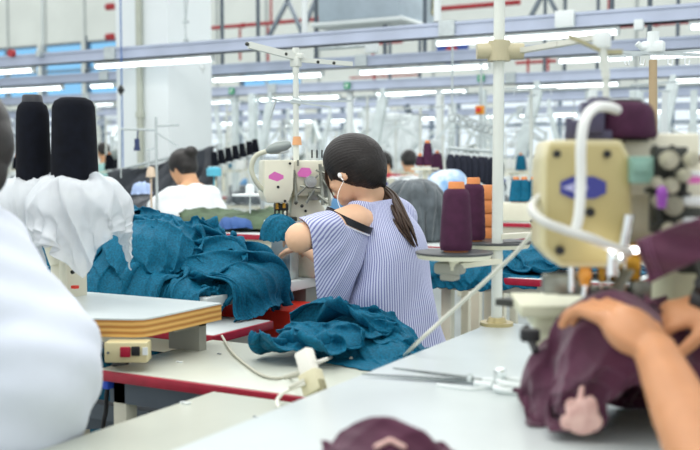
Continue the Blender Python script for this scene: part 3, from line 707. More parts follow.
# ---- near machine on the right
D = 1.45; s = D/F
def V3(px, py, dd=0): return P(px, py, D+dd)
T = thing('sewing_machine', 'large yellowed interlock sewing machine with a blue hexagon badge at right', 'sewing machine', G(640, 300, .78))
az = math.radians(28.7-3); R = Matrix.Rotation(az, 4, 'Z')
rx = (R @ Vector((1, 0, 0))); ry = (R @ Vector((0, 1, 0)))
b = MB()
cx = V3(588, 204); w_ = 90*s; h_ = 128*s
b.prism([(-w_*.44, h_*.5), (w_*.36, h_*.5), (w_*.46, h_*.36), (w_*.5, -h_*.1), (w_*.43, -h_*.5), (-w_*.3, -h_*.5), (-w_*.5, -h_*.36), (-w_*.49, h_*.36)], .13, Matrix.Translation(cx) @ R @ Matrix.Rotation(PI/2, 4, 'X') @ Matrix.Translation((0, 0, -.13)), bevel=.006)
b.build('head_housing', M_cream2, T)
fp = MB(); fp.prism([(-w_*.43, h_*.46), (w_*.33, h_*.46), (w_*.43, h_*.33), (w_*.46, -h_*.1), (w_*.4, -h_*.46), (-w_*.28, -h_*.46), (-w_*.46, -h_*.33), (-w_*.46, h_*.33)], .006, Matrix.Translation(cx) @ R @ Matrix.Rotation(PI/2, 4, 'X') @ Matrix.Translation((0, 0, -.002)), bevel=.002)
FP = fp.build('face_plate', mat('faceplate', '#b9ab76', .3, var=.04), T)
def onf(px, py, off=.007): return V3(px, py)-ry*off
for px, py in ((556, 154), (606, 154), (559, 250), (589, 212)):
    b = MB(); c = onf(px, py, .006); b.cyl(c, c-ry*.004, .0058 if py < 200 else .007, n=16); b.cyl(c-ry*.004, c-ry*.005, .003, n=6); b.build('screw', M_black, FP)
b = MB(); badge(b, onf(582.5, 187.5, .005), 45*s, 22*s, R, [(-.5, .26), (-.24, .5), (.24, .5), (.5, .26), (.5, -.26), (.24, -.5), (-.24, -.5), (-.5, -.26)]); B1 = b.build('badge', M_blue, FP, label='blue hexagon badge')
b = MB()
for q in (-1, 1):
    c = onf(582.5+q*12, 187.5, .0068); b.prism([(-9*s*q, 0), (7*s*q, 5.5*s), (3.2*s*q, 0), (7*s*q, -5.5*s)] if False else [(q*9*s, 0), (-q*6*s, 5.5*s), (-q*1.5*s, 0), (-q*6*s, -5.5*s)], .0006, Matrix.Translation(c) @ R @ Matrix.Rotation(PI/2, 4, 'X'))
c = onf(582.5, 187.5, .0068); b.prism([(-5*s, 0), (0, 6*s), (5*s, 0), (0, -6*s)], .0006, Matrix.Translation(c) @ R @ Matrix.Rotation(PI/2, 4, 'X')); b.prism([(-2.5*s, 0), (0, 3.5*s), (2.5*s, 0), (0, -3.5*s)], .0012, Matrix.Translation(c) @ R @ Matrix.Rotation(PI/2, 4, 'X'))
b.build('badge_mark', mat('badge_light', '#b9badf', .4), B1)
# side body to the right
b = MB(); b.box(V3(655, 165, .12)+ry*.02, (.12, .12, .10), rot=R, bevel=.006); b.box(V3(645, 215, .13)+ry*.02, (.07, .10, .14), rot=R, bevel=.006); b.box(V3(700, 210, .10), (.075, .10, .15), rot=R, bevel=.008); b.build('arm_housing', M_cream, T)
b = MB(); b.box(V3(640, 170, -.01), (.034, .03, .04), rot=R, bevel=.004); b.box(V3(641, 167, -.028), (.022, .01, .016), rot=R, bevel=.002); b.build('tension_block', mat('mint_panel', '#7fa596', .4), T)
b = MB()
for k, (px, py, rr, L_) in enumerate([(662, 160, .014, .05), (664, 185, .012, .05), (668, 205, .015, .04), (675, 175, .01, .06), (684, 160, .012, .05), (655, 200, .012, .04), (680, 226, .013, .03), (662, 228, .011, .05), (690, 247, .012, .03), (650, 182, .009, .05)]):
    c = V3(px, py, .0); b.cyl(c, c-ry*L_, rr*.6, n=16); b.cyl(c-ry*L_*.7, c-ry*(L_*.8), rr, n=16)
b.build('tension_knob', mat('mech_light', '#b3b19c', .35, metal=.5, var=.3, scale=25), T)
b = MB()
for px0, py0, px1, py1 in ((655, 145, 660, 240), (672, 145, 676, 255), (685, 150, 683, 250), (645, 190, 690, 195), (650, 225, 695, 215), (660, 168, 695, 160), (690, 230, 700, 280)):
    b.cyl(V3(px0, py0, -.015), V3(px1, py1, -.015), .004, n=8)
b.box(V3(668, 190, .02), (.05, .03, .13), rot=R, bevel=.003); b.box(V3(690, 240, .03), (.04, .03, .1), rot=R, bevel=.003)
b.build('looper_rod', M_mechd, T)
for k, py in enumerate((176, 201, 222)):
    b = MB(); b.box(V3(695, py, -.02), (.04, .02, .014), rot=R, bevel=.005); b.build('thread_guide', M_white, T)
b = MB(); badge(b, V3(694, 180, -.036), 18*s, 7*s, R); b.build('badge', M_pink, T, label='small pink lozenge badge')
b = MB(); c = V3(662, 194, -.06); b.ball(c, (.008, .008, .012)); b.cyl(c, c-Vector((0, 0, .02)), .008, .006); b.build('oil_sight', M_violet, T)
# needle area
b = MB()
for px in (600, 608, 616, 624): b.cyl(V3(px, 240, .03), V3(px+1, 292, .03), .0022, n=8)
b.cyl(V3(629, 215, -.02), V3(621, 262, -.02), .008, n=12); b.cyl(V3(612, 250, .0), V3(612, 275, 0), .010, n=12); b.cyl(V3(586, 262, .04), V3(586, 296, .04), .009, n=12); b.cyl(V3(572, 266, .04), V3(572, 292, .04), .006, n=12)
b.build('needle_bar', M_chrome, T)
b = MB(); b.cyl(V3(585, 266, .02), V3(585, 285, .02), .0095, .0075, n=16); b.ball(V3(585, 275, .02), (.011, .011, .014)); b.build('oil_cup', mat('amber', '#e09a3c', .2, var=.1), T, label='amber oil cup')
b = MB(); b.box(V3(620, 268, .05), (.06, .03, .04), rot=R, bevel=.006); b.box(V3(635, 252, .05), (.03, .03, .03), rot=R, bevel=.006); b.cyl(V3(600, 262, .03), V3(603, 282, .03), .006); b.build('needle_clamp', M_gold, T)
b = MB(); b.box(V3(565, 284, .06), (.07, .03, .03), rot=R, bevel=.004); b.box(V3(600, 290, .07), (.14, .03, .015), rot=R, bevel=.004); b.beam(V3(628, 270, .02), V3(612, 296, .0), .02, .006); b.box(V3(640, 290, .04), (.03, .03, .03), rot=R, bevel=.004); b.build('presser_foot', M_mech, T)
b = MB(); q = V3(634, 250, .0); b.box(q, (.02, .012, .008), rot=R, bevel=.002); b.build('led_lamp', mat('led', '#ffffff', emit=12, var=0), T)
ll = bpy.data.lights.new('led_light', 'POINT'); ll.energy = .1; ll.shadow_soft_size = .01; lo_ = bpy.data.objects.new('led_light', ll); C.objects.link(lo_); lo_.location = V3(612, 252, -.05)
# bed
b = MB(); z1 = P(560, 296, 1.5).z; b.box(P(563, 305, 1.62), (.16, .16, .02), rot=R, bevel=.004); b.box(P(566, 318, 1.62), (.12, .12, .03), rot=R, bevel=.008)
zc = P(563, 318, 1.62).z; c = P(563, 318, 1.62); b.bb((c.x-.04, c.y-.04, .78), (c.x+.05, c.y+.05, zc), bevel=.005)
b.build('bed', mat('bed_cream', '#cfcfb4', .4, var=.05), T)
b = MB(); c = P(625, 318, 1.56); b.box(c+Vector((0, 0, -.02)), (.22, .16, .07), rot=R, bevel=.01); c = P(690, 300, 1.6); b.box(c, (.10, .15, .40), rot=R, bevel=.01)
b.bb((c.x-.04, c.y-.05, .78), (c.x+.04, c.y+.05, .9)); b.build('base_column', mat('col_cream', '#bdbb9d', .4, var=.08), T)
b = MB(); c = P(527, 306, 1.66); b.prism([(-.05, -.02), (.05, -.03), (.06, .02), (-.03, .03)], .012, Matrix.Translation(c)); b.build('work_guide', M_mechd, T)
# black hardware near the bed
b = MB(); c = P(530, 335, 1.5); b.box(c, (.03, .02, .02), rot=R, bevel=.004); b.cyl(P(526, 327, 1.52), P(536, 352, 1.48), .006); tag(b.build('foot_lever', M_black), 'small black lever at the left edge of the maroon cloth', 'lever')
# thread cone and fittings on top
zt = V3(600, 141).z
c = V3(622, 141, .10); cc = Vector((c.x, c.y, zt+.002))
cone('large blurred maroon thread cone on top of the yellowed machine', cc, 34*s*1.07, 30*s*1.07, .062, M_mar, core=M_mechd, extra=.004, shoulder=.25)
b = MB(); b.box(V3(592, 118, .06), (.034, .03, .05), rot=R, bevel=.004); b.box(V3(578, 130, .06), (.03, .03, .03), rot=R, bevel=.004); b.box(V3(598, 104, .07), (.03, .03, .02), rot=R, bevel=.004); b.cyl(V3(569, 145, .06), V3(569, 118, .06), .006); b.box(V3(588, 137, .07), (.07, .03, .02), rot=R, bevel=.003)
b.build('tension_bracket', mat('bracket_violet', '#45415a', .4, var=.2), T)
# hoses
M_hose = mat('hose_white', '#e9ebe6', .35, var=.02)
b = MB(); b.tube([V3(617, 110, .03), V3(608, 107, .0), V3(595, 108, -.03), V3(585, 120, -.05), V3(581, 145, -.055), V3(581, 180, -.05), V3(579, 215, -.05), V3(574, 235, -.045)], .0075, sub=8, n=14); tag(b.build('air_hose', M_hose), 'white hose arching over the face of the yellowed machine', 'hose')
b = MB(); b.tube([V3(545, 194, .05), V3(534, 203, .03), V3(533, 212, -.01), V3(545, 222, -.04), V3(565, 230, -.05), V3(590, 238, -.06), V3(612, 247, -.05), V3(630, 252, -.03)], .0068, sub=8, n=14); tag(b.build('air_hose', mat('hose_grey', '#c9cac4', .35)), 'pale grey hose looping across the lower face of the yellowed machine', 'hose')
# near thread rod at top right
T2 = thing('thread_stand', 'blurred near thread stand with white fittings above the yellowed machine', 'thread stand', P(606, 140, 1.75))
b = MB(); b.cyl(P(606, 150, 1.75), P(606, 78, 1.75), .006, n=10); b.cyl(P(606, 78, 1.75), P(602, 40, 1.75), .008, n=10); b.build('post', M_post, T2)
b = MB(); b.box(P(602, 40, 1.75), (.03, .02, .03), bevel=.004); b.build('clamp', M_white, T2)
b = MB(); b.beam(P(568, 36, 1.75), P(608, 54, 1.75), .010, .006); b.beam(P(606, 52, 1.75), P(622, 52, 1.75), .012, .008); b.build('arm', mat('arm_olive', '#a9a482', .4), T2)
q = P(653, 47, 2.6)
T3 = thing('thread_stand', 'thread stand with a wooden-brown post right of the maroon cone', 'thread stand', P(653, 110, 2.6))
b = MB(); b.cyl(P(653, 150, 2.6), P(653, 60, 2.6), .011, n=12); b.build('post', mat('post_brown', '#b09a78', .5), T3)
b = MB(); b.box(q, (.06, .03, .03), bevel=.006); b.cyl(q, q+Vector((0, 0, .04)), .016); b.tube([q, P(642, 48, 2.6), P(637, 43, 2.6)], .008); b.build('clamp', M_white, T3)
b = MB(); b.beam(P(610, 52, 2.6), P(740, 56, 2.6), .012, .008); b.beam(P(700, 50, 2.7), P(610, 57, 2.55), .01, .006); b.build('arm', M_steel, T3)
for px in (625, 640, 668, 685): b = MB(); q2 = P(px, 60, 2.6); b.tube([q2+Vector((0, 0, .02)), q2+Vector((0, 0, -.01)), q2+Vector((.01, 0, -.015)), q2+Vector((.012, 0, 0))], .002, n=6); b.build('thread_eyelet', M_chrome, T3)
# maroon strip hanging across
a0 = P(642, 262, 1.34); a1 = P(715, 232, 1.28)
dr = (a1-a0); upv = Vector((0, 0, 1)); nz_ = 30
pos = np.zeros((nz_, 14, 3))
for i in range(nz_):
    for j in range(14):
        u = i/(nz_-1); v = j/13; p_ = a0+dr*u+upv*(v-.5)*(.060-.012*u)+Vector((0, .006*math.sin(v*6+u*7), 0))+_rt*(.018*(.5-v))
        pos[i, j] = p_
M_marc = mat('maroon_fabric', '#51203a', .8, var=.18, scale=14, bump=.25, bscale=500, sheen=.3)
mb = bpy.data.meshes.new('maroon_strip'); mb.from_pydata(pos.reshape(-1, 3).tolist(), [], [(i*14+j, (i+1)*14+j, (i+1)*14+j+1, i*14+j+1) for i in range(nz_-1) for j in range(13)])
for p_ in mb.polygons: p_.use_smooth = True
so_ = mkobj('fabric_strip', mb, M_marc); tag(so_, 'maroon fabric strip with stitched seams feeding into the machine at right', 'fabric strip'); m_ = so_.modifiers.new('s', 'SOLIDIFY'); m_.thickness = .003
for uu in (.11, .17):
    b = MB(); pts = [a0+dr*uu+upv*(v-.5)*.056+Vector((0, .006*math.sin(v*6+uu*7), 0))+_rt*(.018*(.5-v))-_fw*.003 for v in np.linspace(0, 1, 10)]; b.tube(pts, .0008, n=5); b.build('seam_stitching', mat('stitch', '#8a5a78', .7), so_)

# ---- the woman's machine, with pink badges
D = 3.36; s = D/F
T = thing('sewing_machine', 'cream interlock sewing machine with two pink lozenge badges facing the woman', 'sewing machine', P(300, 276, 3.36))
def tz(px, py, dd=0): return P(px, py, D+dd)
az = math.radians(28.7+12); R = Matrix.Rotation(az, 4, 'Z'); ry = R @ Vector((0, 1, 0))
b = MB(); c = tz(279.5, 181.5); w_ = 30*s; h_ = 43*s
def face(b, c, w_, h_, dep, bev=.006): b.prism([(-w_*.5, h_*.5), (w_*.5, h_*.5), (w_*.47, -h_*.2), (w_*.3, -h_*.5), (-w_*.42, -h_*.5), (-w_*.53, -h_*.3)], dep, Matrix.Translation(c) @ R @ Matrix.Rotation(PI/2, 4, 'X') @ Matrix.Translation((0, 0, -dep)), bevel=bev)
face(b, c, w_, h_, .16); H1 = b.build('head_housing', M_cream, T)
b = MB(); b.box(tz(309, 178, .10), (.13, .12, .125), rot=R, bevel=.008); b.box(tz(308, 166, .1), (.15, .12, .03), rot=R, bevel=.006); b.build('arm_housing', M_cream, T)
b = MB(); badge(b, tz(276, 176.5)-ry*.0005, 15*s, 10*s, R, [(-.5, .1), (-.1, .5), (.5, .12), (.5, -.2), (.08, -.5), (-.5, -.2)], .002); b.build('badge', M_pink, H1, label='pink lozenge badge')
c2_ = tz(304.5, 172.5, .0)
b = MB(); badge(b, tz(304.5, 172.5, .025), 15*s, 10*s, R, [(-.5, -.05), (-.2, .5), (.35, .45), (.5, 0), (.2, -.5), (-.4, -.4)], .002); b.build('badge', M_pink, T, label='pink lozenge badge')
for px, py in ((268, 163), (290, 163.5), (270.5, 201), (285, 201)):
    b = MB(); q = tz(px, py)-ry*.001; b.cyl(q+ry*.004, q-ry*.002, .0045, n=10); b.build('screw', M_black, H1)
b = MB(); q = tz(278, 187)-ry*.001; b.cyl(q+ry*.004, q-ry*.002, .005, n=10); b.build('screw', M_black, H1)
b = MB(); q = tz(309.5, 181.5, .03); b.cyl(q, q-ry*.03, .020, n=24); b.cyl(q-ry*.03, q-ry*.035, .012, n=18); b.cyl(q-ry*.034, q-ry*.04, .005); b.build('tension_dial', M_steel, T)
b = MB()
for a_ in ((294, 170, 297, 203, .005), (300, 186, 322, 188, .004), (297, 195, 318, 175, .004), (320, 164, 323, 205, .006), (314, 190, 306, 203, .005), (327, 172, 330, 206, .005), (298, 160, 298, 166, .004), (326, 160, 326, 176, .004), (316, 170, 330, 175, .004), (322, 180, 332, 192, .005), (318, 195, 328, 203, .007)):
    b.cyl(tz(a_[0], a_[1], .02), tz(a_[2], a_[3], .02), a_[4], n=8)
b.box(tz(325, 182, .06), (.03, .03, .11), rot=R, bevel=.004); b.box(tz(315, 196, .05), (.05, .03, .03), rot=R, bevel=.004); b.build('linkage', M_mech, T)
for px in (312, 317, 322, 327): b = MB(); q = tz(px, 158, .05); b.cyl(q, q+Vector((0, 0, .028)), .003, n=8); b.build('thread_pin', M_mechd, T)
for px, py in ((296, 203), (302, 206), (331, 183)): b = MB(); b.ball(tz(px, py, -.0), .006); b.build('knob', M_mechd, T)
b = MB(); b.prism([(-.05, .045), (.03, .045), (.065, .0), (.075, -.05), (-.06, -.05), (-.06, -.0)], .14, Matrix.Translation(tz(307, 208, .08)) @ R @ Matrix.Rotation(PI/2, 4, 'X') @ Matrix.Translation((0, 0, -.14)), bevel=.01)
b.box(tz(312, 228, .16), (.2, .12, .12), rot=R, bevel=.01); q = tz(312, 250, .2); b.bb((q.x-.12, q.y-.09, .78), (q.x+.1, q.y+.09, q.z+.04), bevel=.01); b.build('base_column', M_cream, T)
for px, py in ((305.5, 211), (305.5, 217), (311, 222)): b = MB(); q = tz(px, py, .078)-ry*.002; b.cyl(q+ry*.004, q-ry*.002, .005, n=10); b.build('screw', M_black, T)
b = MB()
for px in (275, 279, 283, 287): b.cyl(tz(px, 203, .05), tz(px, 216, .05), .003, n=8)
b.box(tz(281, 207, .05), (.05, .03, .025), rot=R, bevel=.004); b.box(tz(288, 219, .06), (.06, .04, .015), rot=R, bevel=.003); b.build('needle_bar', M_mechd, T)
b = MB(); b.cyl(tz(277, 203, .02), tz(277, 209, .02), .006, n=10); b.cyl(tz(284, 203, .02), tz(284, 208, .02), .006, n=10); b.build('needle_clamp', M_gold, T)
b = MB(); b.box(tz(285, 222, .08), (.14, .1, .01), rot=R, bevel=.003); q = tz(285, 226, .08); b.bb((q.x-.04, q.y-.03, .78), (q.x+.04, q.y+.03, q.z), bevel=.004); b.build('bed', M_steel, T)
# gooseneck lamp
L_ = thing('machine_lamp', 'grey gooseneck work lamp arching over the machine with pink badges', 'lamp', tz(268, 192, .02))
b = MB(); b.tube([tz(269, 193, .02), tz(261, 188, .01), tz(254, 178, 0), tz(251.5, 167, 0), tz(256, 156, 0), tz(266, 151.5, 0), tz(273, 150, 0)], .0085, sub=8, n=12); b.build('gooseneck', mat('lamp_beige', '#c8c9b4', .4), L_)
b = MB(); a_ = tz(266, 151, 0); e_ = tz(291, 144, 0); dd = (e_-a_); b.tube([a_, a_+dd*.15, a_+dd*.45, a_+dd*.8, e_], [.008, .016, .022, .018, .009], n=16); o_ = b.build('lamp_head', mat('lamp_grey', '#8e9692', .4, metal=.3), L_)
b = MB(); b.ball(a_+dd*.6-Vector((0, 0, .014)), (.03, .012, .01), rot=R.to_3x3()); b.build('lamp_glass', M_white, o_)
# woman's thread stand
D2 = 3.5
pb = P(296.5, 270, D2); pb.z = .78
T = thing('thread_stand', 'slim white thread stand post with long jointed arms behind the machine with pink badges', 'thread stand', pb)
zt_ = P(299, 62, D2).z
b = MB(); b.cyl(pb, Vector((pb.x, pb.y, zt_)), .0105, n=16); b.build('post', M_post, T)
jt = Vector((pb.x, pb.y, zt_)); b = MB(); b.box(jt, (.036, .03, .036), bevel=.005); b.cyl(jt-Vector((0, 0, .04)), jt+Vector((0, 0, .05)), .012); b.box(jt+Vector((.015, 0, .02)), (.03, .02, .02), bevel=.004); b.build('joint', M_post, T)
b = MB(); lo = P(249, 45, D2-.1); hi = P(296, 57, D2); b.beam(lo, hi, .018, .022, ); b.beam(P(300, 60, D2), P(352, 64, D2+.1), .014, .016); b.build('upper_arm', M_post, T)
b = MB()
b.ball(P(247, 44, D2-.1), .007); b.build('arm_cap', M_mechd, T)
for px, py in ((256, 47), (272, 51), (286, 54), (318, 62), (334, 63)): b = MB(); q = P(px, py, D2-.03); b.ball(q, .006); b.build('thread_eyelet', M_mechd, T)
b = MB(); b.beam(P(270, 99, D2-.1), P(330, 107, D2), .006, .006); b.beam(P(352, 101, D2+.1), P(290, 101, D2), .008, .008); b.tube([P(276, 99, D2-.1), P(270, 118, D2-.1)], .004); b.cyl(P(292, 100, D2), P(301, 102, D2), .015); b.build('lower_arm', M_steel, T)
b = MB(); q = P(297, 145, D2); b.cyl(q, q+Vector((0, 0, .03)), .018, .014); b.build('collar', mat('collar_orange', '#d9a070', .5), T, label='orange collar')
# ================= people
M_skin = mat('skin', '#e3b897', .5, var=.05, scale=12, spec=.35)
M_skin2 = mat('skin_arm', '#d6a47d', .5, var=.05, scale=12, spec=.35)
for m_ in (M_skin, M_skin2):
    p_ = m_.node_tree.nodes['Principled BSDF']; p_.inputs['Subsurface Weight'].default_value = .08; p_.inputs['Subsurface Radius'].default_value = (.02, .008, .004); p_.inputs['Subsurface Scale'].default_value = .5
def hairmat(name, c, c2, scale=90, rough=.42):
    m = mat(name, c, rough, var=0, spec=.35); nt = m.node_tree; N = nt.nodes; L = nt.links
    tc = N.new('ShaderNodeTexCoord'); mp = N.new('ShaderNodeMapping'); mp.inputs['Scale'].default_value = (scale, 1.5, 1); L.new(tc.outputs['UV'], mp.inputs[0])
    n = N.new('ShaderNodeTexNoise'); n.inputs['Scale'].default_value = 3; n.inputs['Detail'].default_value = 6; L.new(mp.outputs[0], n.inputs['Vector'])
    r = N.new('ShaderNodeValToRGB'); r.color_ramp.elements[0].position = .35; r.color_ramp.elements[1].position = .7
    r.color_ramp.elements[0].color = lin(c); r.color_ramp.elements[1].color = lin(c2)
    L.new(n.outputs[0], r.inputs[0]); L.new(r.outputs[0], N['Principled BSDF'].inputs['Base Color'])
    bp = N.new('ShaderNodeBump'); bp.inputs['Strength'].default_value = .5; bp.inputs['Distance'].default_value = .002; L.new(n.outputs[0], bp.inputs['Height']); L.new(bp.outputs[0], N['Principled BSDF'].inputs['Normal'])
    return m
M_hair = hairmat('black_hair', '#0b0909', '#2a2320'); M_hairp = hairmat('brown_ponytail', '#1c1512', '#604a3c', 40)
def M3(f, u=Vector((0, 0, 1))):   # frame: x forward, y left, z up
    f = Vector(f).normalized(); l = Vector(u).cross(f).normalized(); z = f.cross(l); return Matrix((f, l, z)).transposed()
def head_parts(c, R, k=1.0):
    q = lambda x, y, z: Vector(c)+R @ (Vector((x, y, z))*k)
    balls = [(q(-.012, 0, .028), (.094*k, .073*k, .082*k), R), (q(.030, 0, -.02), (.060*k, .060*k, .072*k), R), (q(.045, 0, -.065), (.040*k, .044*k, .032*k), R), (q(.068, 0, -.088), (.018*k, .020*k, .016*k), R),
             (q(.080, 0, -.058), (.012*k, .022*k, .007*k), R), (q(.081, 0, -.067), (.011*k, .018*k, .007*k), R), (q(.096, 0, -.032), (.013*k, .012*k, .010*k), R), (q(.09, .011, -.035), (.009*k, .007*k, .007*k), R), (q(.09, -.011, -.035), (.009*k, .007*k, .007*k), R),
             (q(.062, .036, -.028), (.022*k, .02*k, .02*k), R), (q(.062, -.036, -.028), (.022*k, .02*k, .02*k), R), (q(.075, .03, .004), (.012*k, .016*k, .009*k), R), (q(.075, -.03, .004), (.012*k, .016*k, .009*k), R)]
    limbs = [(q(.082, 0, .01), q(.098, 0, -.03), .007*k, .011*k), (q(.07, .045, .02), q(.083, .015, .022), .006*k, .006*k), (q(.07, -.045, .02), q(.083, -.015, .022), .006*k, .006*k)]
    for sgn in (1, -1):
        balls.append((q(-.004, .073*sgn, -.010), (.019*k, .011*k, .029*k), R)); limbs.append((q(-.018, .078*sgn, .016), q(-.014, .080*sgn, -.02), .005*k, .004*k)); limbs.append((q(-.018, .076*sgn, .014), q(.006, .074*sgn, .016), .005*k, .004*k)); balls.append((q(.0, .074*sgn, -.03), (.007*k, .005*k, .008*k), R))
    return limbs, balls
def hand_parts(w, d, up, side, k=1.0, curl=.6, spread=.12):
    """w wrist, d pointing dir, up = back of the hand, side=+1: thumb on the left of d (seen with up up)"""
    d = Vector(d).normalized(); up = Vector(up); up = (up-d*up.dot(d)).normalized(); l = up.cross(d)*side
    limbs = []; w = Vector(w)
    pal = w+d*.045*k; balls = [(pal, (.048*k, .040*k, .016*k), Matrix((d, l*side, up)).transposed())]
    for i, (off, L0) in enumerate(((.030, .040), (.010, .045), (-.010, .042), (-.029, .033))):
        b = w+d*.080*k+l*off*k; dd = (d+l*spread*(1.5-i)*.5).normalized(); r = .0088*k
        limbs.append((w+d*.03*k+l*off*.7*k, b, .011*k, r*1.08)); p = b
        for j in range(3):
            a = curl*(j+.6); v = dd*math.cos(a)-up*math.sin(a); n_ = p+v*L0*k*(1, .68, .5)[j]; limbs.append((p, n_, r*(1-.08*j), r*(.94-.09*j))); p = n_
    p = w+d*.02*k+l*.025*k
    for j, L0 in enumerate((.042, .034, .026)):
        v = (d*(.75+.2*j)+l*(.8-.35*j)-up*(.25+.15*j)).normalized(); n_ = p+v*L0*k; limbs.append((p, n_, (.014-.002*j)*k, (.012-.0015*j)*k)); p = n_
    return limbs, balls
def fuv(me, c, R):           # strands run over the head from the crown backwards to the tie
    uv = me.uv_layers.new(name='UVMap'); c = Vector(c); Ri = R.transposed()
    for l in me.loops:
        v = Ri @ (me.vertices[l.vertex_index].co-c); r = math.sqrt(v.y*v.y+v.z*v.z)+1e-6
        uv.data[l.index].uv = (math.atan2(v.y, v.z)/PI, v.x*4)
def bodypart(me, name, m, parent): return mkobj(name, me, m, parent)

# ---- the woman in the striped blouse
head = P(351.5, 171, 2.95); hf = Vector((-1.0, -.01, 0)); Rh = M3(hf+Vector((0, 0, -.42)), Vector((0, 0, 1)))
S1 = P(354, 221, 2.87); S2 = S1+Vector((.02, .27, .0)); E1 = P(300, 238, 2.70); W1 = P(299, 231, 2.93); Hh1 = P(298, 229, 3.05)
E2 = S2+Vector((-.16, -.02, -.2)); W2 = Vector((-1.74, 2.86, .90)); 
NB = P(373, 202, 2.97); PEL = Vector((-1.29, 2.66, .56)); CH = (S1+S2)/2+Vector((.035, 0, -.12))
HK = .87
limbs, balls = head_parts(head, Rh, HK)
q = lambda x, y, z: head+Rh @ (Vector((x, y, z))*HK)
limbs += [(q(-.03, 0, -.045), NB, .046, .05), (NB, S1+Vector((.01, .03, .0)), .04, .048), (NB, S2+Vector((.0, -.03, 0)), .035, .042)]
limbs += [(S1, E1, .052, .040), (E1, W1, .043, .027), (S2, E2, .044, .036), (E2, W2, .04, .027)]
for a_ in (hand_parts(W1, (Hh1-W1)+Vector((-.02, 0, -.02)), (0, -.2, 1), -1, .95, .35), hand_parts(W2, (-.6, .5, -.1), (0, 0, 1), 1, .95, .35)): limbs += a_[0]; balls += a_[1]
balls += [(CH, (.10, .155, .15)), ((CH+PEL)/2+Vector((0, 0, -.02)), (.09, .125, .17)), (PEL+Vector((0, 0, .02)), (.115, .165, .11)), (CH+Vector((-.07, -.06, -.01)), (.05, .055, .055)), (CH+Vector((-.07, .06, -.01)), (.05, .055, .055))]
for sg in (-1, 1):
    hp = PEL+Vector((-.02, .085*sg, -.01)); kn = Vector((PEL.x-.42, PEL.y+.12*sg, .52)); an = Vector((kn.x-.0, kn.y, .08))
    limbs += [(hp, kn, .085, .058), (kn, an, .056, .036), (an+Vector((.02, 0, -.03)), an+Vector((-.15, 0, -.045)), .035, .028)]
woman = thing('person', 'ponytailed woman in a blue striped cold-shoulder blouse bending over a machine', 'person', (PEL.x, PEL.y, 0))
me = fuse(limbs, balls, .0055, 6, 'body'); bodypart(me, 'body', M_skin, woman)
# trousers
tl = []; 
for sg in (-1, 1):
    hp = PEL+Vector((-.02, .085*sg, -.01)); kn = Vector((PEL.x-.42, PEL.y+.12*sg, .52)); an = Vector((kn.x, kn.y, .12)); tl += [(hp, kn, .098, .072), (kn, an, .07, .055)]
bodypart(fuse(tl, [(PEL+Vector((0, 0, .02)), (.13, .18, .115))], .012, 4, 'trousers'), 'trousers', mat('denim_dark', '#2a3550', .8, var=.15, scale=40), woman)
# hair
Rt = Rh @ Matrix.Rotation(math.radians(-24), 3, 'Y')
hb = [(q(-.022, 0, .030), (.098, .081, .084), Rt), (q(-.050, 0, .002), (.072, .074, .078), Rh), (q(-.062, 0, -.038), (.048, .060, .048), Rh)]
hl = [(q(.048, .050, .045), q(.052, .066, -.012), .016, .005), (q(.048, -.050, .045), q(.052, -.066, -.012), .016, .005)]
tie = P(380, 188, 2.98)
hl += [(q(-.07, 0, -.03), tie, .052, .018), (q(-.04, .045, -.04), tie, .026, .014), (q(-.05, -.04, -.03), tie, .03, .014)]
def strands(co, nn):
    v = (co-np.array(head)) @ np.array(Rh); ang = np.arctan2(v[:, 1], v[:, 2]); a = .0005*np.sin(ang*60+v[:, 0]*25)+.0004*np.sin(ang*113+v[:, 0]*40); return co+nn*a[:, None]
me = fuse(hl, hb, .0035, 16, 'hair', fn=strands); fuv(me, head, Rh); hair = bodypart(me, 'hair', M_hair, woman)
b = MB(); pd = (P(388, 197, 3.0)-tie).normalized(); b.cyl(tie-pd*.012, tie+pd*.012, .0195, .0185, n=20, bevel=.003); b.build('hair_tie', mat('hair_tie', '#1b1d33', .6), hair)
# ponytail: many locks
path0 = [tie-pd*.01, P(388, 196, 2.95), P(396, 211, 2.90), P(406, 229, 2.87), P(416, 247, 2.86)]
rw = [.014, .024, .028, .024, .009]
rng = random.Random(3); b = MB()
pts0 = spline([Vector(p) for p in path0], 6)
for k in range(46):
    a = rng.random()*2*PI; rr = math.sqrt(rng.random()); ph = rng.random()*6; pts = []; endk = len(pts0)-rng.randint(0, 7)
    for i, p in enumerate(pts0[:endk]):
        f_ = i/(len(pts0)-1); w_ = float(np.interp(f_*4, range(5), rw)); aa = a+.5*math.sin(f_*3+ph)
        pts.append(p+(_rt*math.cos(aa)*rr*w_*.85+_fw*math.sin(aa)*rr*w_*.7+_up*math.cos(aa)*rr*w_*.3))
    b.tube(pts, [.003, .0052, .005, .0042, .0012], n=7)
o_ = b.build('ponytail', M_hairp, hair, ang=180)
def tubeuv(o):
    me = o.data; uv = me.uv_layers.new(name='UVMap')
    for l in me.loops: v = me.vertices[l.vertex_index].co; uv.data[l.index].uv = (v.x*6+v.y*6, v.z*.8)
tubeuv(o_)
# loose strands at the front of the face
b = MB()
for k in range(7): b.tube([q(.06, .058, .04), q(.078, .060-.003*k, 0-.004*k), q(.076, .058-.002*k, -.035-.006*k)], .0012, sub=4, n=5)
b.build('front_hair', M_hairp, hair)
# eyes, brows, lips
b = MB(); 
for sg in (1, -1): b.ball(q(.0755, .030*sg, .003), (.011, .012, .0075), rot=Rh)
b.build('eye', mat('eye_dark', '#241a16', .2), woman)
b = MB(); b.ball(q(.0875, 0, -.0615), (.006, .019, .007), rot=Rh); b.build('lips', mat('lips', '#b3605a', .4), woman)
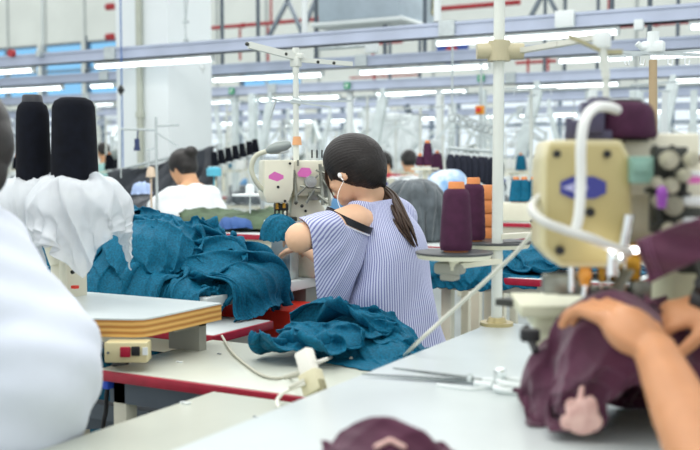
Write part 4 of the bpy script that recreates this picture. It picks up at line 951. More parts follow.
# earbud and wire
t = thing('earphone', 'white earphone with a thin wire in the ear of the ponytailed woman', 'earphone', q(.002, .083, -.02))
b = MB(); b.ball(q(.004, .088, -.014), (.0065, .006, .008), rot=Rh); b.tube([q(.004, .087, -.012), q(.003, .088, -.022), q(-.002, .089, -.034)], .0024, n=8); b.build('earbud', mat('earbud_white', '#f4f4f2', .3, var=0), t)
b = MB(); b.tube([q(-.002, .089, -.038), P(338.5, 192, 2.84), P(338, 202, 2.83), P(342, 212, 2.82), P(343, 220, 2.83)], .0009, sub=8, n=6); b.build('wire', mat('earbud_white', '#f4f4f2'), t)

# blouse
def stripemat(name, n, dark='#787db0', light='#c9cee4', axis='X'):
    m = mat(name, light, .75, var=0); nt = m.node_tree; N = nt.nodes; L = nt.links
    uv = N.new('ShaderNodeUVMap'); sp = N.new('ShaderNodeSeparateXYZ'); L.new(uv.outputs[0], sp.inputs[0])
    mu = N.new('ShaderNodeMath'); mu.operation = 'MULTIPLY'; mu.inputs[1].default_value = n*2*PI; L.new(sp.outputs[axis], mu.inputs[0])
    sn = N.new('ShaderNodeMath'); sn.operation = 'SINE'; L.new(mu.outputs[0], sn.inputs[0])
    r = N.new('ShaderNodeMapRange'); r.inputs[1].default_value = -.15; r.inputs[2].default_value = .35; L.new(sn.outputs[0], r.inputs[0])
    mx = N.new('ShaderNodeMix'); mx.data_type = 'RGBA'; mx.inputs[6].default_value = lin(light); mx.inputs[7].default_value = lin(dark)
    L.new(r.outputs[0], mx.inputs[0]); L.new(mx.outputs[2], N['Principled BSDF'].inputs['Base Color']); N['Principled BSDF'].inputs['Sheen Weight'].default_value = .15
    return m
M_str = stripemat('blouse_stripes', 124); M_strs = stripemat('sleeve_stripes', 78)
nU, nV = 120, 64
pos = np.zeros((nU, nV, 3))
rings = [  # (centre, front-back radius, side radius)  front = -x, side = y
    (NB+Vector((.012, .0, .012)), .066, .072), (NB+Vector((.014, .01, -.010)), .082, .095), (CH+Vector((.018, .025, .115)), .105, .135), (CH+Vector((.015, .02, .06)), .125, .155), (CH+Vector((.012, 0, -.02)), .150, .180),
    (CH+Vector((.01, 0, -.12)), .158, .186), (CH+Vector((.012, 0, -.22)), .160, .182), (CH+Vector((.02, 0, -.31)), .172, .195), (CH+Vector((.03, 0, -.40)), .185, .21)]
ks = np.linspace(0, len(rings)-1, nV)
for j, kk in enumerate(ks):
    i0 = min(int(kk), len(rings)-2); f = kk-i0; c = rings[i0][0]*(1-f)+rings[i0+1][0]*f; a_ = rings[i0][1]*(1-f)+rings[i0+1][1]*f; s_ = rings[i0][2]*(1-f)+rings[i0+1][2]*f
    for i in range(nU):
        th = 2*PI*i/nU; p_ = c+Vector((a_*math.cos(th), s_*math.sin(th), 0)); pos[i, j] = p_
# tilt of the neckline: lower in front
for j in range(4):
    for i in range(nU): pos[i, j, 2] -= (.028-.007*j)*(1-math.cos(2*PI*i/nU))/2*1.0
bc = [('e', CH, (.108, .163, .158)), ('e', (CH+PEL)/2+Vector((0, 0, -.02)), (.1, .133, .18)), ('e', PEL+Vector((0, 0, .02)), (.128, .178, .12)), ('e', CH+Vector((-.07, -.06, -.01)), (.057, .062, .062)),
      ('c', NB, S2, .05, .056), ('c', NB, (NB+S1*1.0)/2, .052, .052), ('c', q(-.03, 0, -.045), NB, .055, .06)] + [('c', PEL+Vector((-.02, .085*sg, -.01)), Vector((PEL.x-.42, PEL.y+.12*sg, .52)), .10, .075) for sg in (-1, 1)]
def bl_post(X):
    n, m, _ = X.shape; th, v = np.meshgrid(np.arange(n)/n*2*PI, np.arange(m)/m, indexing='ij'); c = X.mean(0, keepdims=True); d = X-c; d[..., 2] = 0; d /= np.maximum(np.linalg.norm(d, axis=2, keepdims=True), 1e-6)
    env = np.clip((v-.12)/.25, 0, 1); r = 0
    for k, s_, ph, A in ((3, 9, .4, .010), (5, -7, 1.9, .006), (2, 14, 3.3, .009), (7, 12, .2, .004), (4, 20, 5, .005)): r = r+A*((.5+.5*np.cos(th*k+v*s_+ph+.7*np.sin(v*6+th)))**2.2)
    return X+d*(1.5*r*env)[..., None]
pins = np.array([i*nV+j for i in range(nU) for j in range(2)])
cloth('blouse', M_str, pos, parent=woman, col=bc, rest=1.09, steps=70, iters=8, pins=pins, wrap=True, noise=.006, bend=.12, seed=5, uvscale=(1, 1), solid=.002, sub=1, post=bl_post)
# left sleeve
nU, nV = 84, 40; pos = np.zeros((nU, nV, 3))
cs = [P(347, 224, 2.84), P(334, 232, 2.80), P(321, 241, 2.77), P(311, 247, 2.75)]; rs = [(.069, .058), (.084, .07), (.098, .08), (.108, .088)]
ax0 = (-_rt*.42-Vector((0, 0, .9))).normalized(); ax1 = (-_rt*.95-Vector((0, 0, .3))).normalized()
for j in range(nV):
    kk = j/(nV-1)*3; i0 = min(int(kk), 2); f = kk-i0; c = cs[i0]*(1-f)+cs[i0+1]*f; ra = rs[i0][0]*(1-f)+rs[i0+1][0]*f; rb = rs[i0][1]*(1-f)+rs[i0+1][1]*f
    ax = (ax0*(1-j/(nV-1))+ax1*(j/(nV-1))).normalized(); e2 = ax.cross(_fw).normalized(); e1 = e2.cross(ax).normalized()
    for i in range(nU):
        th = 2*PI*i/nU; pos[i, j] = c+e2*ra*math.cos(th)+e1*rb*math.sin(th)
def sl_post(X):
    n, m, _ = X.shape; th, v = np.meshgrid(np.arange(n)/n*2*PI, np.arange(m)/m, indexing='ij'); c = X.mean(0, keepdims=True); d = X-c; d /= np.maximum(np.linalg.norm(d, axis=2, keepdims=True), 1e-6)
    r = .006*(.5+.5*np.cos(th*9+1.5*np.sin(v*4+th)))**2+.006*(.5+.5*np.cos(th*4+v*5))**2; return X+d*(r*np.clip(v*4, 0, 1))[..., None]
pins = np.array([i*nV for i in range(nU)]+[i*nV+1 for i in range(nU)])
ring0 = [Vector(pos[i, 0]) for i in range(nU)]
bc2 = [('c', S1, E1, .056, .046), ('c', E1, W1, .047, .032), ('e', CH, (.115, .170, .158)), ('e', CH+Vector((0, 0, -.15)), (.12, .16, .17))]
cloth('sleeve', M_strs, pos, parent=woman, col=bc2, rest=1.08, steps=20, iters=8, pins=pins, wrap=True, noise=.006, bend=.12, seed=9, solid=.002, sub=1, post=sl_post)
me = fuse([(S2+Vector((-.0, -.02, .0)), S2+(E2-S2)*.75, .062, .085)], [], .008, 5, 'sleeve'); u_ = me.uv_layers.new(name='UVMap')
for l in me.loops: v_ = me.vertices[l.vertex_index].co; u_.data[l.index].uv = (v_.x*2+v_.y*1.2, v_.z)
bodypart(me, 'sleeve', M_strs, woman)
# black ribbon: flat band around the sleeve opening
def band(name, ring, m, w, off, parent):
    n = len(ring); c = sum(ring, Vector())/n; nrm = (ring[0]-c).cross(ring[n//4]-c).normalized(); b = bmesh.new(); R_ = []
    for p in ring:
        d = (p-c).normalized(); R_.append([b.verts.new(p+d*off+nrm*w*k) for k in (-.5, .5)]+[b.verts.new(p+d*(off+.0025)+nrm*w*k) for k in (.5, -.5)])
    for i in range(n):
        A, B = R_[i], R_[(i+1) % n]
        for k in range(4): b.faces.new((A[k], A[(k+1) % 4], B[(k+1) % 4], B[k]))
    bmesh.ops.recalc_face_normals(b, faces=b.faces[:]); me = bpy.data.meshes.new(name); b.to_mesh(me); b.free(); return mkobj(name, me, m, parent)
band('ribbon', [p-ax0*.012 for p in ring0], mat('ribbon_black', '#14141c', .5), .020, .003, woman)['label'] = 'black ribbon at the sleeve top'
band('ribbon_edge', [p+ax0*.002 for p in ring0], mat('ribbon_white', '#e8e8f0', .6), .004, .0045, woman)
# her stool
t = thing('stool', 'low stool under the ponytailed woman', 'stool', (PEL.x, PEL.y, 0))
b = MB(); b.cyl((PEL.x, PEL.y, .395), (PEL.x, PEL.y, .425), .17, n=32, bevel=.006); b.build('seat', mat('stool_blue', '#35507c', .5), t)
for k in range(4): a = PI/4+k*PI/2; b = MB(); b.cyl((PEL.x+.13*math.cos(a), PEL.y+.13*math.sin(a), .4), (PEL.x+.17*math.cos(a), PEL.y+.17*math.sin(a), 0), .012); b.build('leg', M_steel, t)
# ================= teal garments
def fabric(name, c, c2, vs=9, rough=.65, sheen=.4, bump=.3):
    m = mat(name, c, rough, col2=c2, scale=vs, sheen=sheen, bump=bump, bscale=350, spec=.25); return m
M_teal = fabric('teal_fabric', '#00506a', '#006a8a', 160, sheen=.0, rough=.7)
M_grey = fabric('grey_fabric', '#3f474b', '#5d666b', 14); M_dg = fabric('charcoal_fabric', '#2b2f35', '#3b4048', 6)
TT = .783
tablebox = ('b', (-3.0, 2.36, .2), (-1.785, 3.6, TT))
# lumps that give the heap its body
def lump(px, py, D, r): return ('e', P(px, py, D), r)
heap = [('e', (-2.36, 2.66, .80), (.30, .22, .19)), ('e', (-2.60, 2.7, .80), (.28, .25, .22)), ('e', (-2.10, 2.66, .80), (.18, .20, .15)), ('e', (-1.92, 2.64, .79), (.12, .15, .08)), ('e', (-1.82, 2.60, .79), (.07, .1, .04))]
def teal(label, c, ux, uy, n, m, rest, seed, steps=60, noise=.01, zf=None, group='teal garments heaped on the sewing table', colx=(), iters=5, mat_=None, bend=.3, name='teal_garment', ground=None, col=None, ang=0, amp=.046, wl=.10, lean=.5, fric=.6, big=.026, up=1, loc=None):
    pos = sheet(c, ux, uy, max(24, int(n*.62)), max(24, int(m*.62)), zf)
    o = cloth(name, mat_ or M_teal, pos, col=(col if col is not None else [tablebox]+heap)+list(colx), rest=1.0+(rest-1)*.35, steps=steps, iters=iters, noise=noise, seed=seed, solid=.004, bend=bend, ground=ground, fric=fric,
              folds=dict(amp=amp, wl=wl, ang=ang, seed=seed, lean=lean, big=big, up=up, second=.6))
    return tag(o, label, 'garment', group)
teal('teal garment at the left of the heap, hanging in long folds down the table front', (-2.32, 2.34, 1.02), (.74, -.02, 0), (0, .66, -.12), 100, 84, 1.32, 11, ang=.1, wl=.10, amp=.03, steps=70)
teal('teal garment over the top left of the heap behind the white netting', (-2.62, 2.62, 1.12), (.6, 0, 0), (0, .5, 0), 70, 60, 1.3, 12, ang=.6)
teal('teal garment bunched over the middle top of the heap', (-2.18, 2.66, 1.13), (.52, .1, 0), (-.08, .42, 0), 80, 66, 1.55, 13, ang=1.0, amp=.045, colx=[('e', (-2.26, 2.66, .88), (.18, .16, .11))])
teal('teal garment with a soft rounded fold in the front middle of the heap', (-2.08, 2.46, 1.06), (.40, .12, 0), (-.06, .42, 0), 70, 66, 1.5, 14, ang=.5, amp=.045, colx=[('e', (-2.14, 2.54, .86), (.15, .14, .10))])
teal('teal garment trailing to the right of the heap with a pointed end', (-1.92, 2.60, .98), (.30, .05, -.06), (-.03, .34, 0), 60, 66, 1.45, 15, ang=1.9, amp=.04, colx=[('e', (-1.95, 2.6, .82), (.12, .13, .07))])
teal('teal garment whose tip dangles off the table corner beside the bent elbow', (-1.78, 2.58, .90), (.26, -.05, -.04), (.03, .20, 0), 56, 46, 1.4, 16, ang=.9, amp=.03, wl=.09)
for k_, (lab, c_, ux_, uy_, an_) in enumerate([
    ('twisted teal sleeve lying across the upper left of the heap', (-2.42, 2.50, 1.10), (.42, .12, 0), (-.05, .18, 0), 1.4),
    ('rope-like teal garment running down the middle of the heap towards the table corner', (-2.05, 2.50, 1.06), (.5, .0, -.1), (.0, .15, 0), 1.45),
    ('teal garment strip folded over the top right of the heap', (-1.95, 2.66, 1.04), (.36, -.12, -.08), (.04, .15, 0), 1.5),
    ('loose teal cuff end hanging over the front table edge', (-2.00, 2.42, .93), (.13, .02, 0), (-.02, .26, 0), .1),
    ('narrow teal tail hanging off the right front table corner', (-1.84, 2.44, .90), (.10, .03, 0), (.03, .26, -.04), .1),
    ('curled teal hem standing up on the crest of the heap', (-2.24, 2.58, 1.16), (.34, -.10, 0), (.05, .13, 0), 1.4),
    ('teal strip slung diagonally across the front of the heap', (-2.28, 2.40, 1.06), (.30, -.16, 0), (.10, .2, 0), 1.2)]):
    teal(lab, c_, ux_, uy_, 60, 40, 1.3, 40+k_, ang=an_, amp=.034, wl=.085, big=.015, colx=[('e', (-2.26, 2.66, .88), (.18, .16, .115)), ('e', (-2.14, 2.54, .86), (.16, .15, .11)), ('e', (-1.95, 2.6, .82), (.13, .14, .08))])
# heap on the low table and over the lap
low = [('b', (-1.76, 1.711, .2), (-.78, 2.16, .703)), ('b', (-1.655, 2.16, .2), (-.9, 2.9, .60))]
lap = [('e', (-1.32, 2.13, .70), (.09, .10, .085)), ('e', (-1.22, 2.18, .69), (.13, .13, .07)), ('e', (-1.33, 2.4, .64), (.22, .16, .09)), ('e', (-1.13, 2.17, .68), (.12, .10, .05))]
def lapg(label, c, ux, uy, n, m, rest, seed, colx=(), noise=.006, **k):
    return teal(label, c, ux, uy, n, m, rest, seed, group='teal garments heaped on the low table', col=low+lap+list(colx), noise=noise, ground=.3, **k)
lapg('teal garment bunched in a round fold at the left of the low table heap', (-1.25, 2.12, .84), (.20, .02, 0), (-.03, .30, 0), 64, 64, 1.6, 21, ang=1.2, amp=.035, wl=.09)
lapg('teal garment spread from the low table heap up into the lap', (-1.19, 2.28, .82), (.36, -.05, 0), (.0, .30, 0), 76, 60, 1.45, 22, ang=1.4, amp=.035, wl=.09)
lapg('teal garment lying smoothly at the right of the low table heap under the blouse hem', (-1.09, 2.17, .80), (.30, -.06, 0), (.04, .32, 0), 64, 60, 1.35, 23, ang=1.3, amp=.022, wl=.08)
# ================= white-shirted worker at the left edge
def arm_limbs(s, e, w): return [(s, e, .05, .038), (e, w, .04, .026)]
M_shirt = mat('white_shirt', '#d3d9e5', .8, var=.03, scale=6, sheen=.1, bump=.15, bscale=30)
hd = P(-36, 148, 1.78); RhW = M3((-.95, .3, -.35))
pelv = P(-2, 440, 1.72); nb = P(-54, 205, 1.75)
wp = thing('person', 'worker in a plain white shirt seen from behind at the left edge, bending forward', 'person', (pelv.x, pelv.y, 0))
limbs, balls = head_parts(hd, RhW, .92)
qq = lambda x, y, z: hd+RhW @ (Vector((x, y, z))*.92)
limbs += [(qq(-.03, 0, -.05), nb, .048, .06), (nb, nb+Vector((0, -.13, -.05)), .05, .05), (nb, nb+Vector((-.05, .11, -.06)), .045, .045), (nb+Vector((.0, 0, -.1)), pelv, .11, .12)]
sa_, sb_ = nb+Vector((-.02, -.15, -.06)), nb+Vector((-.07, .13, -.08))
for s_, sg in ((sa_, -1), (sb_, 1)):
    e_ = s_+Vector((-.2, .0, -.2)); w_ = e_+Vector((-.24, .06, .04)); limbs += arm_limbs(s_, e_, w_); h = hand_parts(w_, (-1, .1, 0), (0, 0, 1), sg, .95, .4); limbs += h[0]; balls += h[1]
pz = Vector((pelv.x, pelv.y, .56)); limbs.append((pelv, pz, .12, .13))
for sg in (-1, 1):
    kn = pz+Vector((-.42, .1*sg, -.03)); an = kn+Vector((0, 0, -.45)); limbs += [(pz+Vector((0, .08*sg, 0)), kn, .085, .06), (kn, an, .056, .036), (an, an+Vector((-.14, 0, -.03)), .034, .028)]
bodypart(fuse(limbs, balls, .009, 5, 'body'), 'body', M_skin, wp)
def wr(co, nn):
    a = .005*np.sin(co[:, 2]*24+co[:, 0]*22+1.5*np.sin(co[:, 1]*12))+.003*np.sin(co[:, 2]*70-co[:, 0]*31+co[:, 1]*40); return co+nn*a[:, None]
sl = [(P(-56, 246, 1.72), P(20, 366, 1.72), .118, .150), (nb+Vector((0, 0, -.06)), P(-52, 250, 1.72), .075, .12), (P(20, 366, 1.72), P(4, 398, 1.72), .150, .155), (nb+Vector((0, -.02, -.04)), sa_, .06, .075), (nb+Vector((-.01, .02, -.03)), sb_, .062, .07), (sa_+Vector((0, 0, -.0)), sa_+Vector((-.18, 0, -.17)), .08, .085), (sb_, sb_+Vector((-.18, 0, -.17)), .075, .085)]
bodypart(fuse(sl, [(P(-48, 268, 1.74), (.12, .17, .12))], .009, 10, 'shirt', fn=wr), 'shirt', M_shirt, wp)
bodypart(fuse([(pz+Vector((0, -.08, 0)), pz+Vector((-.42, -.1, -.03)), .10, .075), (pz+Vector((0, .08, 0)), pz+Vector((-.42, .1, -.03)), .10, .075), (pelv+Vector((-.03, 0, -.02)), pz, .13, .14)], [], .012, 4, 'trousers'), 'trousers', mat('navy_trousers', '#232c44', .8, var=.1), wp)
hb = [(qq(-.02, 0, .03), (.093, .078, .085), RhW), (qq(-.055, 0, -.005), (.06, .07, .08), RhW), (qq(-.07, 0, -.06), (.03, .045, .06), RhW)]
bodypart(fuse([(qq(.06, .05, .04), qq(0, .072, -.04), .02, .012)], hb, .005, 5, 'hair'), 'hair', mat('hair_plain', '#17120f', .4, var=.3, scale=60), wp)
t = thing('stool', 'stool under the white-shirted worker at the left edge', 'stool', (pz.x, pz.y, 0))
b = MB(); b.cyl((pz.x, pz.y, .38), (pz.x, pz.y, .41), .17, n=28, bevel=.005); b.build('seat', mat('stool_blue', '#35507c'), t)
for k in range(4): a = PI/4+k*PI/2; b = MB(); b.cyl((pz.x+.12*math.cos(a), pz.y+.12*math.sin(a), .39), (pz.x+.16*math.cos(a), pz.y+.16*math.sin(a), 0), .012); b.build('leg', M_steel, t)
# ---- black cones under netting on the machine standing on the plywood table
DC = 2.5; sc_ = DC/F
M_core = mat('core_grey', '#2b2d33', .5)
ca = P(34, 187, DC+.05); cb_ = P(75, 190, DC)
cone('black thread cone, the left one with a short bare tip, standing in white netting', ca, 17.5*sc_, 15.8*sc_, .222, M_blk, core=M_core, extra=.018, shoulder=.14)
cone('fat black thread cone, the right and taller one, standing in white netting', cb_, 23.5*sc_, 20.5*sc_, .235, M_blk, core=M_core, extra=.001, shoulder=.10)
b = MB(); c = (ca+cb_)/2; 
M_net = mat('white_netting', '#e3e8ec', .6, var=.06, bump=.5, bscale=45)
nt = M_net.node_tree; nt.nodes['Principled BSDF'].inputs['Alpha'].default_value = .55; nt.nodes['Principled BSDF'].inputs['Transmission Weight'].default_value = .0
def net(label, c, ux, uy, cols, seed, ang=0, amp=.014, rest=1.1, steps=60):
    pos = sheet(c, ux, uy, 44, 40); pn = np.array([i*40+j for i in range(44) for j in range(40) if ((i-21.5)/44)**2+((j-19.5)/40)**2 < .035]); o = cloth('netting', M_net, pos, pins=pn, col=cols, rest=rest, steps=steps, iters=6, noise=.01, seed=seed, solid=.0015, bend=.2, fric=.6, folds=dict(amp=amp, second=.5, wl=.085, ang=ang, seed=seed, lean=.5, big=.016)); return tag(o, label, 'netting')
net('white translucent netting gathered round the foot of the right black cone, hanging in folds', cb_+Vector((.02, -.01, -.008)), (.25, .04, 0), (-.02, .31, 0), [('e', cb_+Vector((.02, -.0, -.055)), (.10, .10, .075)), ('e', cb_+Vector((.04, .0, -.14)), (.075, .1, .09))], 31, ang=.8)
net('white translucent netting gathered round the foot of the left black cone', ca+Vector((-.0, -.01, -.008)), (.20, .0, 0), (0, .24, 0), [('e', ca+Vector((.0, -.0, -.05)), (.085, .09, .07))], 32, ang=.6)
T = thing('sewing_machine', 'cream machine half hidden by white netting, with a yellow warning triangle', 'sewing machine', (P(60, 288, 2.72).x, P(60, 288, 2.72).y, .82))
b = MB(); a0_ = P(30, 200, 2.66); b.tube([P(28, 205, 2.66), P(44, 214, 2.66), P(55, 228, 2.66), P(60, 248, 2.66), P(64, 262, 2.66)], [.05, .048, .044, .04, .038], sub=4, n=20); b.build('arm_housing', M_cream, T)
q = P(69, 276, 2.68); b = MB(); b.box((q.x, q.y, (q.z+.82)/2+.01), (.05, .09, (q.z-.82)*2+.02), bevel=.004); b.build('base_column', M_cream, T)
b = MB(); q = P(45, 232, 2.6); b.cyl(q, q-_fw*.02, .035, n=28, bevel=.004); b.cyl(q-_fw*.02, q-_fw*.026, .022, n=24); b.build('handwheel', M_mech, T)
b = MB(); q = P(54, 243.5, 2.585); Rf = Matrix((_rt, _up, -_fw)).transposed().to_4x4(); b.prism([(-.011, -.008), (.011, -.008), (0, .012)], .002, Matrix.Translation(q) @ Rf); b.build('warning_triangle', mat('warn_yellow', '#e8c52a', .5), T, label='yellow warning triangle')
b = MB(); q = P(54, 244, 2.58); b.prism([(-.0015, -.002), (.0015, -.002), (.002, .006), (-.002, .006)], .001, Matrix.Translation(q) @ Rf); b.prism([(-.0015, -.005), (.0015, -.005), (.0015, -.003), (-.0015, -.003)], .001, Matrix.Translation(q) @ Rf); b.build('triangle_mark', M_black, T)
b = MB(); q = P(75, 287, 2.62); b.box(q, (.015, .015, .008)); b.build('red_pad', M_redbox, T)
b = MB(); q = P(73, 272, 2.63); b.cyl(q, q-_fw*.006, .0055); b.build('screw', M_black, T)
b = MB(); q = P(62, 205, 2.6); b.cyl((q.x, q.y, .82), q, .01); b.cyl(ca-Vector((0, 0, .012)), ca-Vector((0, 0, .004)), .06, n=28); b.cyl(cb_-Vector((0, 0, .012)), cb_-Vector((0, 0, .004)), .07, n=28); b.beam(ca-Vector((0, 0, .018)), cb_-Vector((0, 0, .018)), .02, .01)
b.beam(Vector((q.x, q.y, ca.z-.02)), (ca+cb_)/2-Vector((0, 0, .018)), .02, .01); b.build('spool_rack', M_cream, T)

# ================= operator reaching in from the right
M_skin3 = mat('skin_near', '#c58d64', .45, var=.06, scale=20, spec=.35)
p_ = M_skin3.node_tree.nodes['Principled BSDF']; p_.inputs['Subsurface Weight'].default_value = .08; p_.inputs['Subsurface Radius'].default_value = (.02, .008, .004); p_.inputs['Subsurface Scale'].default_value = .5
w1 = P(656, 353, 1.31); k1 = P(612, 313, 1.37)
e1 = P(722, 500, 1.08); e1 = w1+(e1-w1).normalized()*.25
w2 = P(722, 306, 1.40); e2 = w2+Vector((.22, -.10, -.02))
sh1 = Vector((.30, .70, 1.08)); sh2 = Vector((.34, 1.05, 1.08)); cr = (sh1+sh2)/2; pel = Vector((.40, .90, .55))
op = thing('person', 'operator at the right edge, only bare hands and forearms showing, guiding maroon cloth', 'person', (pel.x, pel.y, 0))
limbs = [(sh1, e1, .05, .044), (e1, w1+(e1-w1)*.5, .046, .040), (w1+(e1-w1)*.5, w1, .040, .030), (sh2, e2, .05, .04), (e2, w2, .042, .027)]; balls = []
h = hand_parts(w1, k1-w1, _up*.8-_fw*.62+_rt*.35, -1, 1.06, .62, .14); limbs += h[0]; balls += h[1]+[((w1*.45+k1*.55), (.046, .038, .026), Matrix(((k1-w1).normalized(), (_up*.8-_fw*.6).cross((k1-w1).normalized()).normalized(), (k1-w1).normalized().cross((_up*.8-_fw*.6).cross((k1-w1).normalized()).normalized()))).transposed())]
h = hand_parts(w2, P(668, 316, 1.42)-w2, _up*.8-_fw*.5, 1, .9, 1.0, .05); limbs += h[0]; balls += h[1]
hd2 = cr+Vector((-.08, 0, .22)); Rh2 = M3((-1, .1, -.3)); a_ = head_parts(hd2, Rh2, .95); limbs += a_[0]; balls += a_[1]
limbs += [(hd2+Vector((.02, 0, -.06)), cr+Vector((0, 0, -.0)), .05, .055), (cr, sh1, .05, .05), (cr, sh2, .05, .05), (cr+Vector((.02, 0, -.1)), pel, .13, .13)]
for sg in (-1, 1):
    kn = pel+Vector((-.40, .1*sg, -.02)); an = kn+Vector((0, 0, -.43)); limbs += [(pel+Vector((0, .08*sg, 0)), kn, .085, .06), (kn, an, .056, .036), (an, an+Vector((-.14, 0, -.035)), .034, .028)]
bodypart(fuse(limbs, balls, .0042, 5, 'body'), 'body', M_skin3, op)
bodypart(fuse([(cr+Vector((.02, 0, -.08)), pel, .165, .17), (cr, sh1, .065, .075), (cr, sh2, .065, .075), (sh1, sh1*.6+e1*.4, .075, .075), (sh2, sh2*.6+e2*.4, .075, .075)], [], .012, 5, 'shirt'), 'shirt', mat('op_shirt', '#56606e', .8), op)
b = MB(); d = (e2-w2).normalized(); c = w2-d*.022; b.cyl(c-d*.012, c+d*.012, .034, .035, n=24, bevel=.003); b.cyl(c+Vector((0, -.02, .024)), c+Vector((0, -.026, .034)), .017); tag(b.build('wristwatch', M_black), 'black wristwatch on the farther wrist at the right edge', 'watch')
# maroon cloth under the hands
M_marc2 = M_marc
g0 = G(606, 428, .78); H0 = P(606, 372, 1.28)
mcol = [('b', (-.872, .2, .2), (.95, 2.36, .782)), ('e', P(618, 376, 1.50), (.09, .085, .085)), ('e', P(655, 374, 1.48), (.10, .09, .085)), ('e', P(655, 412, 1.44), (.11, .06, .06)), ('e', P(620, 368, 1.46), (.08, .07, .10)), ('e', P(570, 380, 1.54), (.045, .06, .06)), ('e', P(705, 372, 1.48), (.10, .10, .07)), ('e', P(690, 335, 1.55), (.07, .07, .04))]
def mar(label, c, ux, uy, n, m, seed, ang=0, amp=.02, wl=.08, steps=50, rest=1.1, cols=None, big=.008):
    pos = sheet(c, ux, uy, n, m); o = cloth('maroon_garment', M_marc, pos, col=cols or mcol, rest=rest, steps=steps, iters=6, noise=.006, seed=seed, solid=.003, bend=.3, fric=.6, folds=dict(amp=amp, wl=wl, ang=ang, seed=seed, lean=.4, big=big)); return tag(o, label, 'garment', 'maroon garments on the white worktable')
mar('maroon garment heaped under the hands at the yellowed machine', P(630, 345, 1.50), (.30, .15, 0), (-.11, .22, 0), 66, 60, 51, ang=.9, amp=.015)
mar('maroon garment flap folded at the left front of the maroon heap', P(566, 366, 1.52), (.12, .06, -.02), (-.06, .11, .0), 44, 44, 52, ang=.3, amp=.011)
mar('maroon garment gathered behind the farther hand at the right edge', P(700, 325, 1.52), (.26, .1, 0), (-.08, .22, 0), 44, 44, 53, ang=1.1, amp=.018)
M_lace = mat('pink_lace', '#e2bfb4', .8, col2='#cda29a', scale=60)
b0 = P(581, 415, 1.185); Rc = Matrix((_rt, _up, -_fw)).transposed()
tag(mkobj('lace_patch', fuse([(P(582, 388, 1.38), P(580, 402, 1.37), .004, .005)], [(P(583, 420, 1.365), (.026, .022, .004), Rc), (P(590, 408, 1.365), (.012, .018, .004), Rc), (P(572, 407, 1.37), (.011, .013, .003), Rc), (P(592, 422, 1.365), (.016, .015, .003), Rc), (P(567, 422, 1.365), (.011, .012, .003), Rc)], .002, 1, 'lace_patch'), M_lace), 'pale pink lace piece lying against the front of the maroon heap', 'lace')
mcol2 = [('b', (-.872, .2, .2), (.95, 2.36, .782)), ('e', G(384, 456, .78), (.072, .045, .044))]
mar('small crumpled maroon garment at the bottom edge with a pink print', G(386, 452, .80)+Vector((0, 0, .05)), (.15, .08, 0), (-.06, .12, 0), 44, 40, 54, ang=1.0, amp=.012, wl=.05, cols=mcol2, big=.003)
tag(mkobj('lace_patch', fuse([(P(376, 447, 1.27), P(390, 440, 1.28), .004, .004), (P(390, 440, 1.28), P(404, 447, 1.27), .004, .004)], [], .002, 2, 'lace_patch'), M_lace), 'small pink print piece on the maroon garment at the bottom edge', 'lace')
